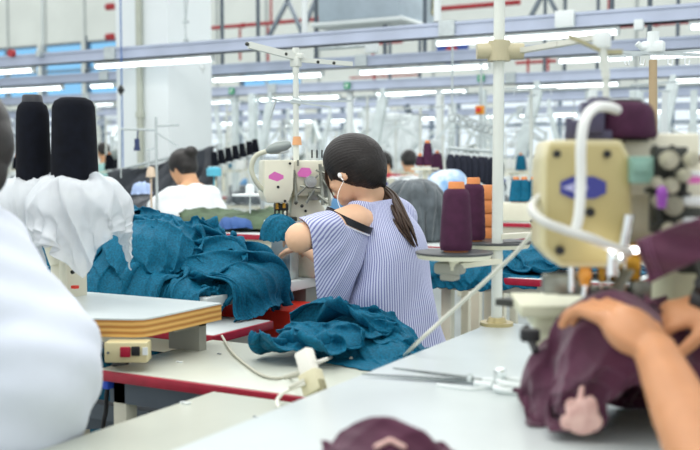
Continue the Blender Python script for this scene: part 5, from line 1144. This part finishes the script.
# ================= middle distance
def worker(label, px, py, D, fdir, shirt, lean=.35, hs=.95, hair='short', arms=True, raise_=0, short=True, vox=.013, bun=False, seat=True, nbo=(.06, .15), elb=(.16, .22, .06), trs=None, skin=None):
    hd = P(px, py, D); f = Vector((fdir[0], fdir[1], 0)).normalized(); l = Vector((0, 0, 1)).cross(f); Rw = M3(f+Vector((0, 0, -.4)))
    nb = hd-f*nbo[0]+Vector((0, 0, -nbo[1])); pel = nb-f*(.40*lean+.03); pel.z = (.56 if seat else .95); base = Vector((pel.x, pel.y, 0))
    wp = thing('person', label, 'person', base); sk = skin or M_skin2
    limbs, balls = head_parts(hd, Rw, hs); qq = lambda x, y, z: hd+Rw @ (Vector((x, y, z))*hs)
    S = [nb+l*.17*s+Vector((0, 0, -.06)) for s in (1, -1)]
    limbs += [(qq(-.03, 0, -.05), nb, .05, .055), (nb, S[0], .05, .05), (nb, S[1], .05, .05), (nb+Vector((0, 0, -.12)), pel, .12, .13)]
    sl = [(nb+Vector((0, 0, -.10)), pel+Vector((0, 0, .06)), .135, .155), (nb+Vector((0, 0, -.03)), S[0], .06, .07), (nb+Vector((0, 0, -.03)), S[1], .06, .07), (S[0]+Vector((0, 0, -.1)), S[1]+Vector((0, 0, -.1)), .11, .11)]
    for i, s in enumerate((1, -1)):
        e = S[i]+f*elb[0]+l*.06*s+Vector((0, 0, -elb[1])); w = e+f*.22-l*.05*s+Vector((0, 0, elb[2])); limbs += [(S[i], e, .05, .04), (e, w, .04, .027)]
        h = hand_parts(w, f-l*s*.1, (0, 0, 1), -s, .95, .4); limbs += h[0]; balls += h[1]; sl.append((S[i], S[i]*.45+e*.55, .072, .07))
    tl = []
    for s in (1, -1):
        if seat: kn = pel+f*.42+l*.1*s+Vector((0, 0, -.03)); an = Vector((kn.x, kn.y, .08))
        else: kn = pel+l*.08*s+Vector((0, 0, -.43)); an = Vector((kn.x, kn.y, .08))
        limbs += [(pel+l*.08*s, kn, .085, .06), (kn, an, .055, .036), (an+Vector((0, 0, -.03)), an+f*.15+Vector((0, 0, -.045)), .034, .028)]; tl += [(pel+l*.08*s, kn, .10, .075), (kn, an, .07, .055)]
    bodypart(fuse(limbs, balls, vox, 4, 'body'), 'body', sk, wp); bodypart(fuse(sl, [], vox, 6, 'shirt'), 'shirt', shirt, wp)
    bodypart(fuse(tl, [(pel, (.15, .16, .12))], vox+.003, 4, 'trousers'), 'trousers', trs or mat('denim_dark', '#2a3550'), wp)
    hb = [(qq(-.022, 0, .036), (.095, .080, .085), Rw), (qq(-.05, 0, 0), (.062, .072, .075), Rw)]
    if bun: hb.append((qq(-.115, 0, .07), (.045, .045, .04), Rw))
    bodypart(fuse([], hb, .007, 4, 'hair'), 'hair', mat('hair_plain', '#17120f'), wp)
    if seat:
        t = thing('stool', 'stool under the ' + label, 'stool', base); b = MB(); b.cyl(base+Vector((0, 0, .40)), base+Vector((0, 0, .43)), .16, n=24); b.build('seat', mat('stool_blue', '#35507c'), t)
        for k in range(4): a = PI/4+k*PI/2; b = MB(); b.cyl(base+Vector((.12*math.cos(a), .12*math.sin(a), .4)), base+Vector((.15*math.cos(a), .15*math.sin(a), 0)), .012); b.build('leg', M_steel, t)
    return wp
M_tee = mat('white_tee', '#e9eeef', .8, var=.03)
worker('woman in a white tee with dark hair bun, working before the pillar', 182, 168, 5.9, (-1, .05), M_tee, lean=.2, bun=True, nbo=(.075, .115), hs=.86, elb=(.15, .10, .0))
worker('man in a white shirt beyond the grey bundle, seen from behind', 408.5, 162, 9.6, (-.6, .8), M_tee, lean=.1)
worker('far worker in a red top left of the man in white', 384, 162, 11.5, (-.8, .6), mat('red_top', '#a8343f', .8), lean=.1)
worker('far worker in a pale teal top by the windows left of the pillar', 103, 152, 12.0, (-.9, .4), mat('teal_top', '#8fb9b4', .8), lean=.3, seat=False)
# charcoal fabric hung behind the woman in the white tee
def hang(name, label, cat, a, b_, drop, m, amp=.03, wl=.14, seed=1, sag=.0, group=None, n=60, mm=40, thick=.006, ang=0):
    a = Vector(a); b_ = Vector(b_); pos = np.zeros((n, mm, 3))
    for i in range(n):
        for j in range(mm):
            u = i/(n-1); v = j/(mm-1); p = a.lerp(b_, u)+Vector((0, 0, -sag*4*u*(1-u)-drop*v)); pos[i, j] = p
    X = folded(pos, amp, wl, ang, seed, big=.02, up=0); idx = np.arange(n*mm).reshape(n, mm)
    me = bpy.data.meshes.new(name); me.from_pydata(X.reshape(-1, 3).tolist(), [], [(int(idx[i, j]), int(idx[i+1, j]), int(idx[i+1, j+1]), int(idx[i, j+1])) for i in range(n-1) for j in range(mm-1)])
    for p in me.polygons: p.use_smooth = True
    o = mkobj(name, me, m); s_ = o.modifiers.new('s', 'SOLIDIFY'); s_.thickness = thick; return tag(o, label, cat, group)
r0 = WY(106, 172, 6.0); r1 = WY(213, 146, 6.0)
hang('fabric_drape', 'large charcoal fabric sheet draped behind the woman in the white tee', 'drape', r0, r1, .75, M_dg, sag=.015, amp=.035, wl=.2, seed=3, ang=.9)
b = MB(); b.cyl((r1.x+.02, 6.05, 0), (r1.x+.02, 6.05, r1.z+.02), .02); b.cyl((r0.x, 6.05, 0), (r0.x, 6.05, r0.z+.02), .02); b.cyl((r0.x, 6.05, r0.z), (r1.x, 6.05, r1.z), .012); tag(b.build('drape_rack', M_steel), 'steel rack behind the charcoal fabric sheet', 'rack')
def pile(label, c, size, h, m, seed, name='fabric_heap', group=None, cat='fabric heap', amp=.025, wl=.1, n=44):
    """garment thrown in a heap on a table: a folded sheet over its own bulk"""
    sx, sy = size; g = np.linspace(-1, 1, n); A, B = np.meshgrid(g, g, indexing='ij'); r = np.sqrt(A**2+B**2)
    pos = np.stack([c[0]+A*sx*(1-.12*r*r), c[1]+B*sy*(1-.12*r*r), c[2]+.006+h*np.clip(1-(A**4+B**4)*.9-.25*r*r, 0, 1)**.6], -1)
    X = folded(pos, amp, wl, seed*.7, seed, big=.012, up=0); X[..., 2] = np.maximum(X[..., 2], c[2]+.003); idx = np.arange(n*n).reshape(n, n)
    me = bpy.data.meshes.new(name); me.from_pydata(X.reshape(-1, 3).tolist(), [], [(int(idx[i, j]), int(idx[i+1, j]), int(idx[i+1, j+1]), int(idx[i, j+1])) for i in range(n-1) for j in range(n-1)])
    for p in me.polygons: p.use_smooth = True
    return tag(mkobj(name, me, m), label, cat, group)
T2 = redtable('white sewing table with red edge under the charcoal garments at the pillar foot', -4.55, -3.2, 4.75, 5.5, .78, m=M_top, apron=.03)
c = P(140, 200, 5.9); pile('crumpled charcoal garments on the table left of the woman in the white tee', (-4.25, 5.05, .78), (.26, .2), .16, M_dg, 4)
q = P(141, 190, 5.75); pile('pale blue plastic bag lying on the charcoal garments', (q.x, q.y, q.z-.03), (.06, .06), .07, mat('bag_blue', '#a9bfe6', .35), 6, name='plastic_bag', cat='bag', amp=.012, wl=.05)
pn_ = P(279, 243, 3.02); pile('small teal piece being sewn under the needle of the machine with pink badges', pn_, (.045, .045), .065, M_teal, 17, name='teal_garment', cat='garment', amp=.012, wl=.05, n=36)
# grey bundle on its table
redtable('worktable with a red edge carrying the tied grey bundle', -3.1, -1.75, 4.45, 5.25, .78, m=M_top, apron=.03)
gb = P(414, 232, 5.15)
pos_c = Vector((gb.x, 4.85, .78))
def bundle():
    b = MB(); rng = random.Random(5); c = Vector((P(413, 205, 5.2).x, P(413, 205, 5.2).y, .78)); R0 = 34*5.2/F
    top = c+Vector((-.0, 0, .30))
    for k in range(70):
        a = rng.random()*2*PI; el = rng.random(); d = Vector((math.cos(a), math.sin(a)*.9, 0)); pts = []
        s0 = top+d*.02+_fw*0
        for i in range(7):
            t = i/6; rr = R0*(math.sin(min(1, t*1.05+.03)*PI/2))**.8*(.82+.18*el); z = .30*math.cos(t*PI/2)**.75; a2 = .25*math.sin(t*3+k)
            pts.append(c+Vector((math.cos(a+a2)*rr, math.sin(a+a2)*rr*.85, z+.012*rng.random())))
        b.tube(pts, [.02, .028, .032, .032, .026, .018], sub=2, n=8)
    b.ball(c+Vector((0, 0, .10)), (R0*.85, R0*.7, .17)); return b, c
b, c = bundle(); t = thing('fabric_bundle', 'round bundle of dark grey fabric strips tied at the top, behind the ponytail', 'bundle', c)
b.build('fabric_strips', M_grey, t, ang=180)
b = MB(); ct = c+Vector((-.03, -.03, .31)); b.tube([ct+Vector((-.03, -.02, -.02)), ct+Vector((0, -.02, .015)), ct+Vector((.035, -.01, .01)), ct+Vector((.05, .0, -.02))], .007, sub=4); b.build('tie_string', M_white, t, label='white tie')
# tables right of the woman
redtable('red-edged white table right of the striped blouse, with a teal heap', -1.47, -.72, 3.32, 3.85, .78, m=M_top, apron=.03)
b = MB(); b.bb((-1.8, 3.72, .35), (-1.1, 3.76, .40)); tag(b.build('foot_rail', M_redtrim), 'low dark red rail under the red-edged table right of the blouse', 'rail')
def heapcloth(label, c, ux, uy, seed, cols, **k): return teal(label, c, ux, uy, 66, 60, 1.4, seed, col=cols, group='teal garments heaped right of the post', **k)
hc = [('b', (-1.47, 3.32, .2), (-.72, 3.85, .783)), ('e', (-1.02, 3.62, .78), (.24, .16, .13)), ('e', (-1.25, 3.55, .78), (.14, .12, .05))]
heapcloth('teal garment bulging at the right of the heap behind the tall white post', (-1.0, 3.58, 1.0), (.42, 0, 0), (0, .4, 0), 61, hc, ang=.6, amp=.03, wl=.09)
heapcloth('teal garment sliding off the left of the heap behind the dark spool plate', (-1.27, 3.50, .95), (.36, .0, .05), (.0, .36, 0), 62, hc, ang=1.2, amp=.02, wl=.08)
redtable('second red-edged table behind the grey spool plate', -2.0, -1.5, 3.95, 4.35, .78, m=M_top, apron=.03)
# objects on far tables at right of the post
tq = P(530, 196, 5.6); redtable('white table carrying the small teal cones right of the post', tq.x-.5, tq.x+.7, tq.y-.15, tq.y+.5, .99 if False else .86, m=M_top, apron=.03)
for i, (px, w_) in enumerate([(516, 13), (524, 12), (534, 13), (543, 11)]):
    q = P(px, 193, 5.6); cone(['first', 'second', 'third', 'fourth'][i] + ' from the left of the small teal thread cones right of the tall post', (q.x, q.y, .862 + .11), .040, .028, .13, M_teal, core=M_org, group='small teal thread cones', n=18)
b = MB(); q = P(530, 194, 5.6); b.bb((q.x-.22, q.y-.1, .862), (q.x+.22, q.y+.12, .968), bevel=.01); tag(b.build('machine_bed', M_cream), 'cream block under the small teal cones', 'machine bed')
# maroon cones left of the post in the distance
for i, (px, y0, y1, w) in enumerate([(427.5, 166, 143, 8.5), (420, 166, 156, 7)]):
    D = 6.2; q = P(px, y0, D); h = (y0-y1)*D/F; cone(['tall distant maroon thread cone beside the white-shirted man', 'short distant maroon thread cone left of the tall one'][i], q, w*.62*D/F, w*.45*D/F, h, M_mar, core=M_org, n=18)
b = MB(); q = P(425, 167, 6.2); b.box(q-Vector((0, 0, .012)), (.14, .12, .015)); b.cyl(Vector((q.x, q.y, 0)), q-Vector((0, 0, .012)), .015); tag(b.build('cone_shelf', M_cream), 'small cream shelf on a pole holding the distant maroon cones', 'shelf')
q = P(447, 190, 6.0); pile('white and blue plastic sack beside the grey bundle', (q.x, q.y, q.z-.04), (.14, .1), .14, mat('sack', '#e3ecf0', .4, col2='#3c8fd0', scale=9), 7, name='plastic_sack', cat='sack', amp=.015, wl=.06)
b = MB(); b.bb((q.x-.3, q.y-.2, q.z-.07), (q.x+.3, q.y+.2, q.z-.04)); 
for sx in (-.25, .25): b.cyl((q.x+sx, q.y, 0), (q.x+sx, q.y, q.z-.07), .02)
tag(b.build('side_table', M_white), 'white side table under the white and blue sack', 'table')
# green cloth and small things behind the machine lamp
q = P(245, 222, 4.7); redtable('table under the green cloth behind the machine lamp', q.x-.75, q.x+.45, q.y-.1, q.y+.6, .86, m=M_top, apron=.03)
M_grn = mat('green_cloth', '#4d6047', .8, var=.25, scale=14)
gq = P(254, 208, 5.0); pile('dark green cloth spread behind the machine lamp', (gq.x, q.y+.25, .86), (.5, .28), .07, M_grn, 9, name='green_cloth', cat='cloth')
q2 = P(238, 217, 4.75); pile('blue garment folded in front of the green cloth', (q2.x, q2.y, .862), (.10, .07), .04, mat('blue_garment', '#2f5590', .7), 10, name='blue_garment', cat='garment', amp=.01, wl=.05)
for i, (px, py, D, r, h, m, lb) in enumerate([(250, 196, 4.9, .09, .012, M_white, 'round white tray on a stalk behind the machine lamp'), (250, 196, 4.85, .022, .06, M_white, 'white bottle before the green cloth'), (214, 176, 6.5, .05, .06, mat('turq', '#58b6cf', .4), 'turquoise box in the far row right of the pillar')]):
    q = P(px, py, D); t = MB(); t.lathe([(0, 0), (r, 0), (r, h*.8), (r*.6, h), (0, h)], q, n=24); t.cyl(Vector((q.x, q.y, .78)), q, .004); tag(t.build(['tray', 'bottle', 'box'][i], m), lb, ['tray', 'bottle', 'box'][i])
for i, px in enumerate((215, 222, 229, 236, 243, 250, 256)):
    q = P(px, 166-2.2*i, 6.6+.05*i); t = thing('thread_cone', '%s from the left of the black cones slanting up right of the pillar' % ORDN[i+1], 'thread cone', q, 'black cones on the slanting bar')
    b = MB(); b.cyl(q, q+Vector((-.01, 0, .095)), .026, .02, n=14); b.build('thread', M_blk, t); b = MB(); b.cyl(q-Vector((0, 0, .01)), q, .02); b.build('core', M_white, t)
b = MB(); b.beam(P(209, 168, 6.6), P(262, 152, 7.0), .02, .02); a = P(262, 152, 7.0); b.cyl((a.x, a.y, 0), a, .015); tag(b.build('cone_bar', M_steel), 'slanting steel bar under the row of black cones', 'bar')
D5 = 5.6; pb = P(157, 200, D5); T = thing('thread_stand', 'slim thread stand with thin crossed arms before the white pillar', 'thread stand', (pb.x, pb.y, .78)); tp = P(157, 117, D5)
b = MB(); b.cyl((pb.x, pb.y, .78), (pb.x, pb.y, tp.z), .008, n=8); b.build('post', M_steel, T)
b = MB(); b.cyl(P(157, 126, D5), P(179, 125, D5), .006, n=6); b.cyl(P(157, 130, D5), P(121, 129, D5), .006, n=6); b.cyl(P(157, 133, D5), P(178, 146, D5), .005, n=6); b.cyl(P(146, 150, D5), P(157, 148, D5), .005, n=6); b.build('arm', M_steel, T)
b = MB(); b.cyl(P(138, 129, D5), P(137, 142, D5), .004, n=6); b.box(P(137, 143, D5), (.02, .02, .05)); b.box(P(137, 149, D5), (.03, .02, .02)); b.build('thread_clip', mat('clip_navy', '#2f3c66', .5), T)
for px in (121, 149): b = MB(); b.cyl(P(px, 129 if px == 121 else 150, D5), P(px, 178, D5), .004, n=6); b.build('thread_rod', M_steel, T)
b = MB(); q = P(151, 177, D5); b.lathe([(0, 0), (.03, 0), (.02, .05), (.008, .06), (0, .06)], q, n=16); b.cyl(Vector((q.x, q.y, .78)), q, .006); b.build('oil_bottle', mat('bottle_beige', '#cdb8a0', .5), T)
# ================= posts and slanted ducts
def post(px, py0, y, m, w, label, name='tray_post'):
    p = WY(px, py0, y); b = MB(); b.bb((p.x-w/2, y-w/2, 0), (p.x+w/2, y+w/2, min(p.z, TZ-.05))); return tag(b.build(name, m), label, 'post', 'tray posts')
for px, y, m, w in [(192, 10.3, M_white, .10), (235, 10.3, M_silver, .07), (253, 10.2, M_dgrey if False else M_silver, .09), (350, 10.3, M_white, .06), (366, 13.2, M_silver, .08), (440, 10.3, M_white, .07), (483, 10.25, M_silver, .07), (452, 13.2, M_white, .08), (593, 10.3, M_white, .08), (640, 7.95, M_silver, .05), (633, 10.3, M_silver, .06), (694, 10.3, M_silver, .06), (560, 13.2, M_white, .07), (282, 13.2, M_white, .07), (320, 13.2, M_silver, .07), (410, 13.2, M_silver, .06), (224, 13.2, M_white, .06), (665, 7.95, M_white, .04), (510, 13.2, M_silver, .06), (61, 10.3, M_silver, .08), (84, 13.2, M_white, .08)]:
    post(px, 90, y, m, w, 'upright post carrying an overhead tray')
def duct(px0, py0, px1, py1, y, w, m=M_silver):
    b = MB(); a = WY(px0, py0, y); c = WY(px1, py1, y); b.beam(a, c, w, w*.6); b.beam(a+Vector((0, .0, 0)), Vector((a.x, y, TZ-.05)), w*.5, w*.4) if a.z < TZ-.06 else None
    o = b.build('slanted_duct', m); return tag(o, 'slanted silver duct dropping from a tray', 'duct', 'slanted silver ducts')
for a in [(270, 103, 261, 155, 10.2, .10), (383, 98, 372, 160, 10.2, .11), (408, 108, 419, 160, 12.9, .08, M_dgrey), (537, 90, 520, 158, 10.1, .12), (673, 84, 661, 140, 10.1, .11), (549, 108, 560, 150, 12.9, .07), (288, 118, 300, 160, 13, .07), (330, 116, 320, 158, 13, .07), (455, 114, 448, 160, 13, .07), (610, 108, 600, 150, 12.9, .08), (216, 112, 224, 160, 12.9, .07), (232, 118, 262, 162, 15.8, .08), (348, 120, 335, 160, 15.8, .08), (490, 118, 500, 155, 15.8, .08)]: duct(*a)
# signs and switches
for i, (px, py, y) in enumerate([(231.5, 91, 10.2), (347, 85.5, 10.2), (481, 78, 10.2)]):
    q = WY(px, py, y); t = thing('green_sign', 'small green sign on a post, %s of three from the left' % ORDN[i+1], 'sign', q, 'small green signs')
    b = MB(); b.box(q, (.075, .015, .075)); b.build('plate', M_green, t); b = MB(); b.box(q-Vector((0, .009, 0)), (.03, .004, .03)); b.build('pictogram', M_white, t)
q = WY(480, 110, 7.9); t = thing('emergency_switch', 'orange emergency switch box left of the tall white post', 'switch', q)
b = MB(); b.box(q, (.075, .04, .075), bevel=.006); b.build('case', mat('estop_orange', '#f0a030', .4), t); b = MB(); b.cyl(q-Vector((0, .02, 0)), q-Vector((0, .05, 0)), .02); b.build('button', M_redbox, t); b = MB(); b.cyl(Vector((q.x, q.y+.02, 0)), Vector((q.x, q.y+.02, TZ-.06)), .012); b.build('pole', M_steel, t)
# hook chain and dark garments hanging
c0 = P(452, 118, 7.2); c1 = P(497, 133, 7.2); b = MB()
for k in range(9):
    q = c0.lerp(c1, k/8); b.tube([q+Vector((.028*math.cos(t_), 0, .028*math.sin(t_))) for t_ in np.linspace(0, 2*PI, 12)], .006, n=6)
b.beam(c0+Vector((0, 0, .04)), c1+Vector((0, 0, .04)), .012, .012); b.cyl(c0+Vector((0, 0, .04)), Vector((c0.x, c0.y, TZ)), .008); b.cyl(c1+Vector((0, 0, .04)), Vector((c1.x, c1.y, TZ)), .008); tag(b.build('hook_chain', M_steel), 'steel hook chain sloping down to the tall white post', 'chain')
rl0 = P(448, 148, 6.6); rl1 = P(500, 152, 6.6); b = MB(); b.cyl(rl0, rl1, .012)
for q in (rl0, rl1): b.cyl(Vector((q.x, q.y, 0)), q, .015)
tag(b.build('garment_rail', M_steel), 'steel rail with hanging dark garments left of the post', 'rail')
M_navy = mat('navy_garment', '#1d2130', .85, var=.2, scale=20)
for k in range(9):
    q = rl0.lerp(rl1, (k+.5)/9); t = thing('hanging_garment', '%s from the left of the dark garments hanging on the rail left of the post' % ORDN[k+1], 'garment', q-Vector((0, 0, .3)), 'dark garments on the rail')
    b = MB(); b.tube([q+Vector((0, 0, .015)), q, q-Vector((0, 0, .03))], .004, n=6); b.beam(q-Vector((.03, 0, .04)), q-Vector((-.03, 0, .04)), .015, .03); b.build('hanger', M_white, t)
    w = .028+.01*((k*7) % 3)/2; h = .19+.05*((k*5) % 4)/3; b = MB(); b.prism([(-w*.7, -.04), (w*.7, -.04), (w*1.2, -.1), (w, -h), (w*.2, -h-.012), (-w, -h+.01), (-w*1.1, -.1)], .05, Matrix.Translation(q+Vector((0, .025, 0))) @ Matrix.Rotation(PI/2, 4, 'X'), bevel=.008); b.build('garment', M_navy, t)
# white sheets hanging far behind
hang('white_sheet', 'big white sheet hanging far behind the ponytailed woman', 'sheet', WY(362, 112, 12.2), WY(420, 114, 12.2), .85, mat('sheet_white', '#dfe6e6', .8), amp=.06, wl=.3, seed=8)
# ================= rows of sewing places
def proto_machine(m_body, m_wheel):
    t = thing('sewing_machine', 'x', 'sewing machine', (0, 0, 0)); b = MB()
    b.box((0, 0, .03), (.22, .34, .06), bevel=.01); b.box((0, .11, .15), (.12, .12, .22), bevel=.015); b.box((0, -.02, .26), (.11, .36, .09), bevel=.02); b.box((0, -.17, .20), (.09, .08, .14), bevel=.012); b.cyl((0, -.17, .08), (0, -.17, .13), .008); b.build('body', m_body, t)
    b = MB(); b.cyl((0, .17, .24), (0, .21, .24), .055, n=18); b.build('handwheel', m_wheel, t)
    b = MB(); b.box((.057, -.02, .26), (.004, .09, .03)); b.build('badge', M_blue, t); return t
def proto_table(m_edge):
    t = thing('sewing_table', 'x', 'table', (0, 0, 0)); b = MB(); b.bb((-.28, -.5, .75), (.28, .5, .78)); b.build('tabletop', M_top, t)
    b = MB(); b.bb((-.285, -.51, .752), (.285, -.498, .778)); b.bb((.278, -.5, .752), (.286, .5, .778)); b.build('edge_trim', m_edge, t)
    for x in (-.22, .22):
        for y in (-.4, .4): b = MB(); b.bb((x-.02, y-.02, 0), (x+.02, y+.02, .75)); b.build('leg', M_cream, t)
    return t
def proto_stand(k):
    t = thing('thread_stand', 'x', 'thread stand', (0, 0, 0)); b = MB(); h = (.98, 1.12, .86)[k]; b.cyl((0, 0, 0), (0, 0, h), .012, n=10); b.build('post', M_post, t)
    b = MB(); b.beam((-.20, 0, h), (.20, .02, h+.01), .014, .012); b.beam((0, -.22, h-.06), (0, .2, h-.04), .012, .012); b.build('upper_arm', M_steel, t)
    b = MB(); b.beam((-.16, 0, .34), (.16, 0, .34), .02, .012); b.cyl((-.14, 0, .345), (-.14, 0, .353), .055, n=18); b.cyl((.14, 0, .345), (.14, 0, .353), .055, n=18); b.build('spool_arm', M_cream, t)
    for x in (-.14, .14): b = MB(); b.tube([(x, 0, h-.005), (x+.01, -.02, h-.03), (x, -.03, h-.05)], .003, n=5); b.build('eyelet', M_chrome, t)
    return t
def proto_cone(m):
    t = thing('thread_cone', 'x', 'thread cone', (0, 0, 0)); b = MB(); b.lathe([(0, .004), (.05, .004), (.052, .02), (.040, .13), (.03, .15), (0, .15)], n=18); b.build('thread', m, t); b = MB(); b.cyl((0, 0, 0), (0, 0, .17), .018, .015, n=10); b.build('core', M_org if m is not M_wth else M_white, t); return t
def proto_lamp():
    t = thing('machine_lamp', 'x', 'lamp', (0, 0, 0)); b = MB(); b.tube([(0, 0, 0), (0, 0, .35), (-.05, 0, .5), (-.16, 0, .55)], .01, sub=5, n=8); b.build('gooseneck', M_post, t); b = MB(); b.cyl((-.14, 0, .56), (-.24, 0, .50), .02, .05, n=16); b.build('lamp_head', mat('lamp_grey', '#8e9692'), t); return t
M_wth = mat('white_thread', '#e6e8e4', .8)
def proto_arm():
    t = thing('swing_arm', 'x', 'arm', (0, 0, 0)); b = MB(); b.cyl((0, 0, 0), (0, 0, .75), .02, n=10); b.beam((0, 0, .72), (-.35, .05, .95), .045, .03); b.beam((-.35, .05, .95), (-.55, .1, .70), .035, .03); b.build('linkage', M_silver, t)
    b = MB(); b.box((-.55, .1, .66), (.1, .08, .09), bevel=.01); b.build('head', M_white, t); return t
PR = dict(m=[proto_machine(M_white, M_dgrey), proto_machine(M_cream, M_black)], t=[proto_table(M_redtrim), proto_table(M_cream)], s=[proto_stand(k) for k in range(3)], c=[proto_cone(m) for m in (M_mar, M_blk, M_wth, M_teal)], l=[proto_lamp()], a=[proto_arm()])
HP = []
for k, (m_, nm) in enumerate(((M_grey, 'grey'), (M_teal, 'teal'), (M_mar if False else M_marc, 'maroon'), (mat('cloth_white', '#dfe4e3', .8), 'white'), (M_navy, 'navy'), (mat('cloth_blue', '#5f8fb8', .8), 'light blue'))):
    HP.append((pile('x', (0, 0, 0), (.19, .17), .13+.03*(k % 3), m_, 70+k, n=30), nm))
BACK = []    # (object, base label, row)
def put(proto, loc, rz, base, row, s=1):
    o = copy_tree(proto); o.location = loc; o.rotation_euler = (0, 0, rz); o.scale = (s, s, s); BACK.append((o, base, row)); return o
rng = random.Random(11)
rowsY = [6.75, 8.6, 10.9, 12.4, 14.4, 17.2]
occupied = [(-5.9, -4.2, 6.3, 7.6)]
for r, y in enumerate(rowsY):
    xa = px_x(-25, y); xb = px_x(722, y); x = xa+rng.random()*.4
    while x < xb:
        if not any(a < x < b_ and c_ < y < d_ for a, b_, c_, d_ in occupied):
            put(PR['t'][rng.randint(0, 1)], (x, y, 0), 0, 'sewing table', r)
            k = rng.random()
            if k < .8: put(PR['m'][rng.randint(0, 1)], (x-.05, y+.12, .78), rng.uniform(-.3, .3), 'sewing machine', r)
            st = put(PR['s'][rng.randint(0, 2)], (x+.18, y+.38, .78), rng.uniform(-.5, .5), 'thread stand', r)
            a = st.rotation_euler.z
            for sx in (-.14, .14):
                if rng.random() < .75:
                    ci = rng.choice((0, 1, 2, 2, 3, 0)); put(PR['c'][ci], (x+.18+sx*math.cos(a), y+.38+sx*math.sin(a), .78+.354), 0, ['maroon', 'black', 'white', 'teal'][ci]+' thread cone', r, .9+.3*rng.random())
            if rng.random() < .45: put(PR['l'][0], (x-.2, y+.42, .78), rng.uniform(-1, 1), 'gooseneck lamp', r)
            if rng.random() < .65 and r > 0: put(PR['a'][0], (x+.05, y-.36, .78), rng.uniform(-1.2, 1.2), 'silver swing arm', r, .8+.4*rng.random())
            if rng.random() < .6:
                hp, nm = rng.choice(HP); put(hp, (x+rng.uniform(-.05, .05), y-.3, .782), rng.random()*6, nm+' fabric heap', r)
        x += .82 + .12*rng.random()
for k_ in PR.values():
    for o in k_:
        for ch in list(o.children_recursive): bpy.data.objects.remove(ch)
        bpy.data.objects.remove(o)
for hp, _ in HP: bpy.data.objects.remove(hp)
# more small far lamps on the farthest tray
for i, px in enumerate((222, 252, 330, 420, 452, 484, 520, 606, 690)): lamp(px, px+15, 166-(166-118.5)*(1+(px-350)/1773), 16.2, 'glowing tube lamp under the farthest tray, %s of its small lamps from the left' % ORDN[i+1])
# ================= keep only what can be seen from around the camera, then say which is which
bpy.context.view_layer.update(); dg = bpy.context.evaluated_depsgraph_get()
def seen(o):
    names = {o.name} | {c.name for c in o.children_recursive}; pts = []
    for c in [o]+list(o.children_recursive):
        if c.type == 'MESH':
            vs = c.data.vertices; st = max(1, len(vs)//60); pts += [c.matrix_world @ vs[i].co for i in range(0, len(vs), st)]
    hit = 0; best = None
    for p in pts:
        q_ = project(p)
        if q_ is None or not (0 <= q_[0] <= 700 and 0 <= q_[1] <= 450): continue
        d = p-CAM; L_ = d.length; ok, loc, nr, ix, ob, mx = bpy.context.scene.ray_cast(dg, CAM, d.normalized(), distance=L_-.012)
        if not ok or (ob is not None and ob.name in names): hit += 1; best = q_[0] if best is None else best+q_[0]
    return hit, (best/hit if hit else None)
def kill(o):
    for ch in list(o.children_recursive): bpy.data.objects.remove(ch)
    bpy.data.objects.remove(o)
ROWN = ['nearest far row', 'second far row', 'third far row', 'fourth far row', 'fifth far row', 'row by the back windows']
vis = {}
for o, base, row in BACK:
    h, x = seen(o)
    if h < 1: kill(o); continue
    vis.setdefault((base, row), []).append((x, o))
for (base, row), L_ in vis.items():
    L_.sort(key=lambda t: t[0])
    for i, (x, o) in enumerate(L_):
        n = len(L_); pos_ = '' if n == 1 else (', leftmost of them' if i == 0 else ', rightmost of them' if i == n-1 else ', %s from the left' % ORDN[i+1])
        o['label'] = ('the only %s in the %s' % (base, ROWN[row])) if n == 1 else '%s in the %s%s' % (base, ROWN[row], pos_)
        o['group'] = '%ss in the %s' % (base, ROWN[row])
        o['category'] = base.split(' ')[-1] if base != 'thread stand' else 'thread stand'
for gname, fmt in (('tray posts', 'upright post under the overhead trays, %s from the left of these posts'), ('slanted silver ducts', 'slanted silver duct dropping from a tray, %s from the left of these ducts')):
    L_ = []
    for o in [o for o in C.objects if o.parent is None and o.get('group') == gname]:
        h, x = seen(o)
        if h < 1: kill(o)
        else: L_.append((x, o))
    L_.sort(key=lambda t: t[0])
    for i, (x, o) in enumerate(L_): o['label'] = fmt % ORDN[i+1]
# ================= camera, light
cam = bpy.data.cameras.new('camera'); co = bpy.data.objects.new('camera', cam); C.objects.link(co)
co.location = CAM; co.rotation_euler = (PI/2-PITCH, 0, YAW); cam.sensor_width = 36; cam.lens = 36*F/700
cam.clip_start = .02; cam.clip_end = 200
cam.dof.use_dof = True; cam.dof.focus_distance = 3.0; cam.dof.aperture_fstop = 3.1
sc = bpy.context.scene; sc.camera = co
w = bpy.data.worlds.new('world'); sc.world = w; w.use_nodes = True
bg = w.node_tree.nodes['Background']; bg.inputs[0].default_value = (.93, .98, 1, 1); bg.inputs[1].default_value = 1.12
def area(name, loc, size, power, col=(1, 1, 1), rot=(0, 0, 0)):
    l = bpy.data.lights.new(name, 'AREA'); l.shape = 'RECTANGLE'; l.size, l.size_y = size; l.energy = power; l.color = col
    o = bpy.data.objects.new(name, l); C.objects.link(o); o.location = loc; o.rotation_euler = rot; return o
area('hall_lamps', (-2.0, 1.2, 3.3), (5, 1.2), 70, (1, .98, .94), (0, 0, 0))  # this and the next: overhead light added for direction, no fixtures there
area('hall_lamps', (-3.0, 4.2, 3.3), (6, 1.0), 70, (1, .98, .95), (0, 0, 0))
for yy, xx in ((8.5, -5), (12, -8), (16, -10)): area('hall_lamps', (xx, yy, 3.6), (9, 1.2), 95, (1, 1, .97), (0, 0, 0))  # fill added to brighten the back rows, apart from the tube lamps
sc.view_settings.view_transform = 'Standard'; sc.view_settings.look = 'None'; sc.view_settings.exposure = 0; sc.view_settings.gamma = 1
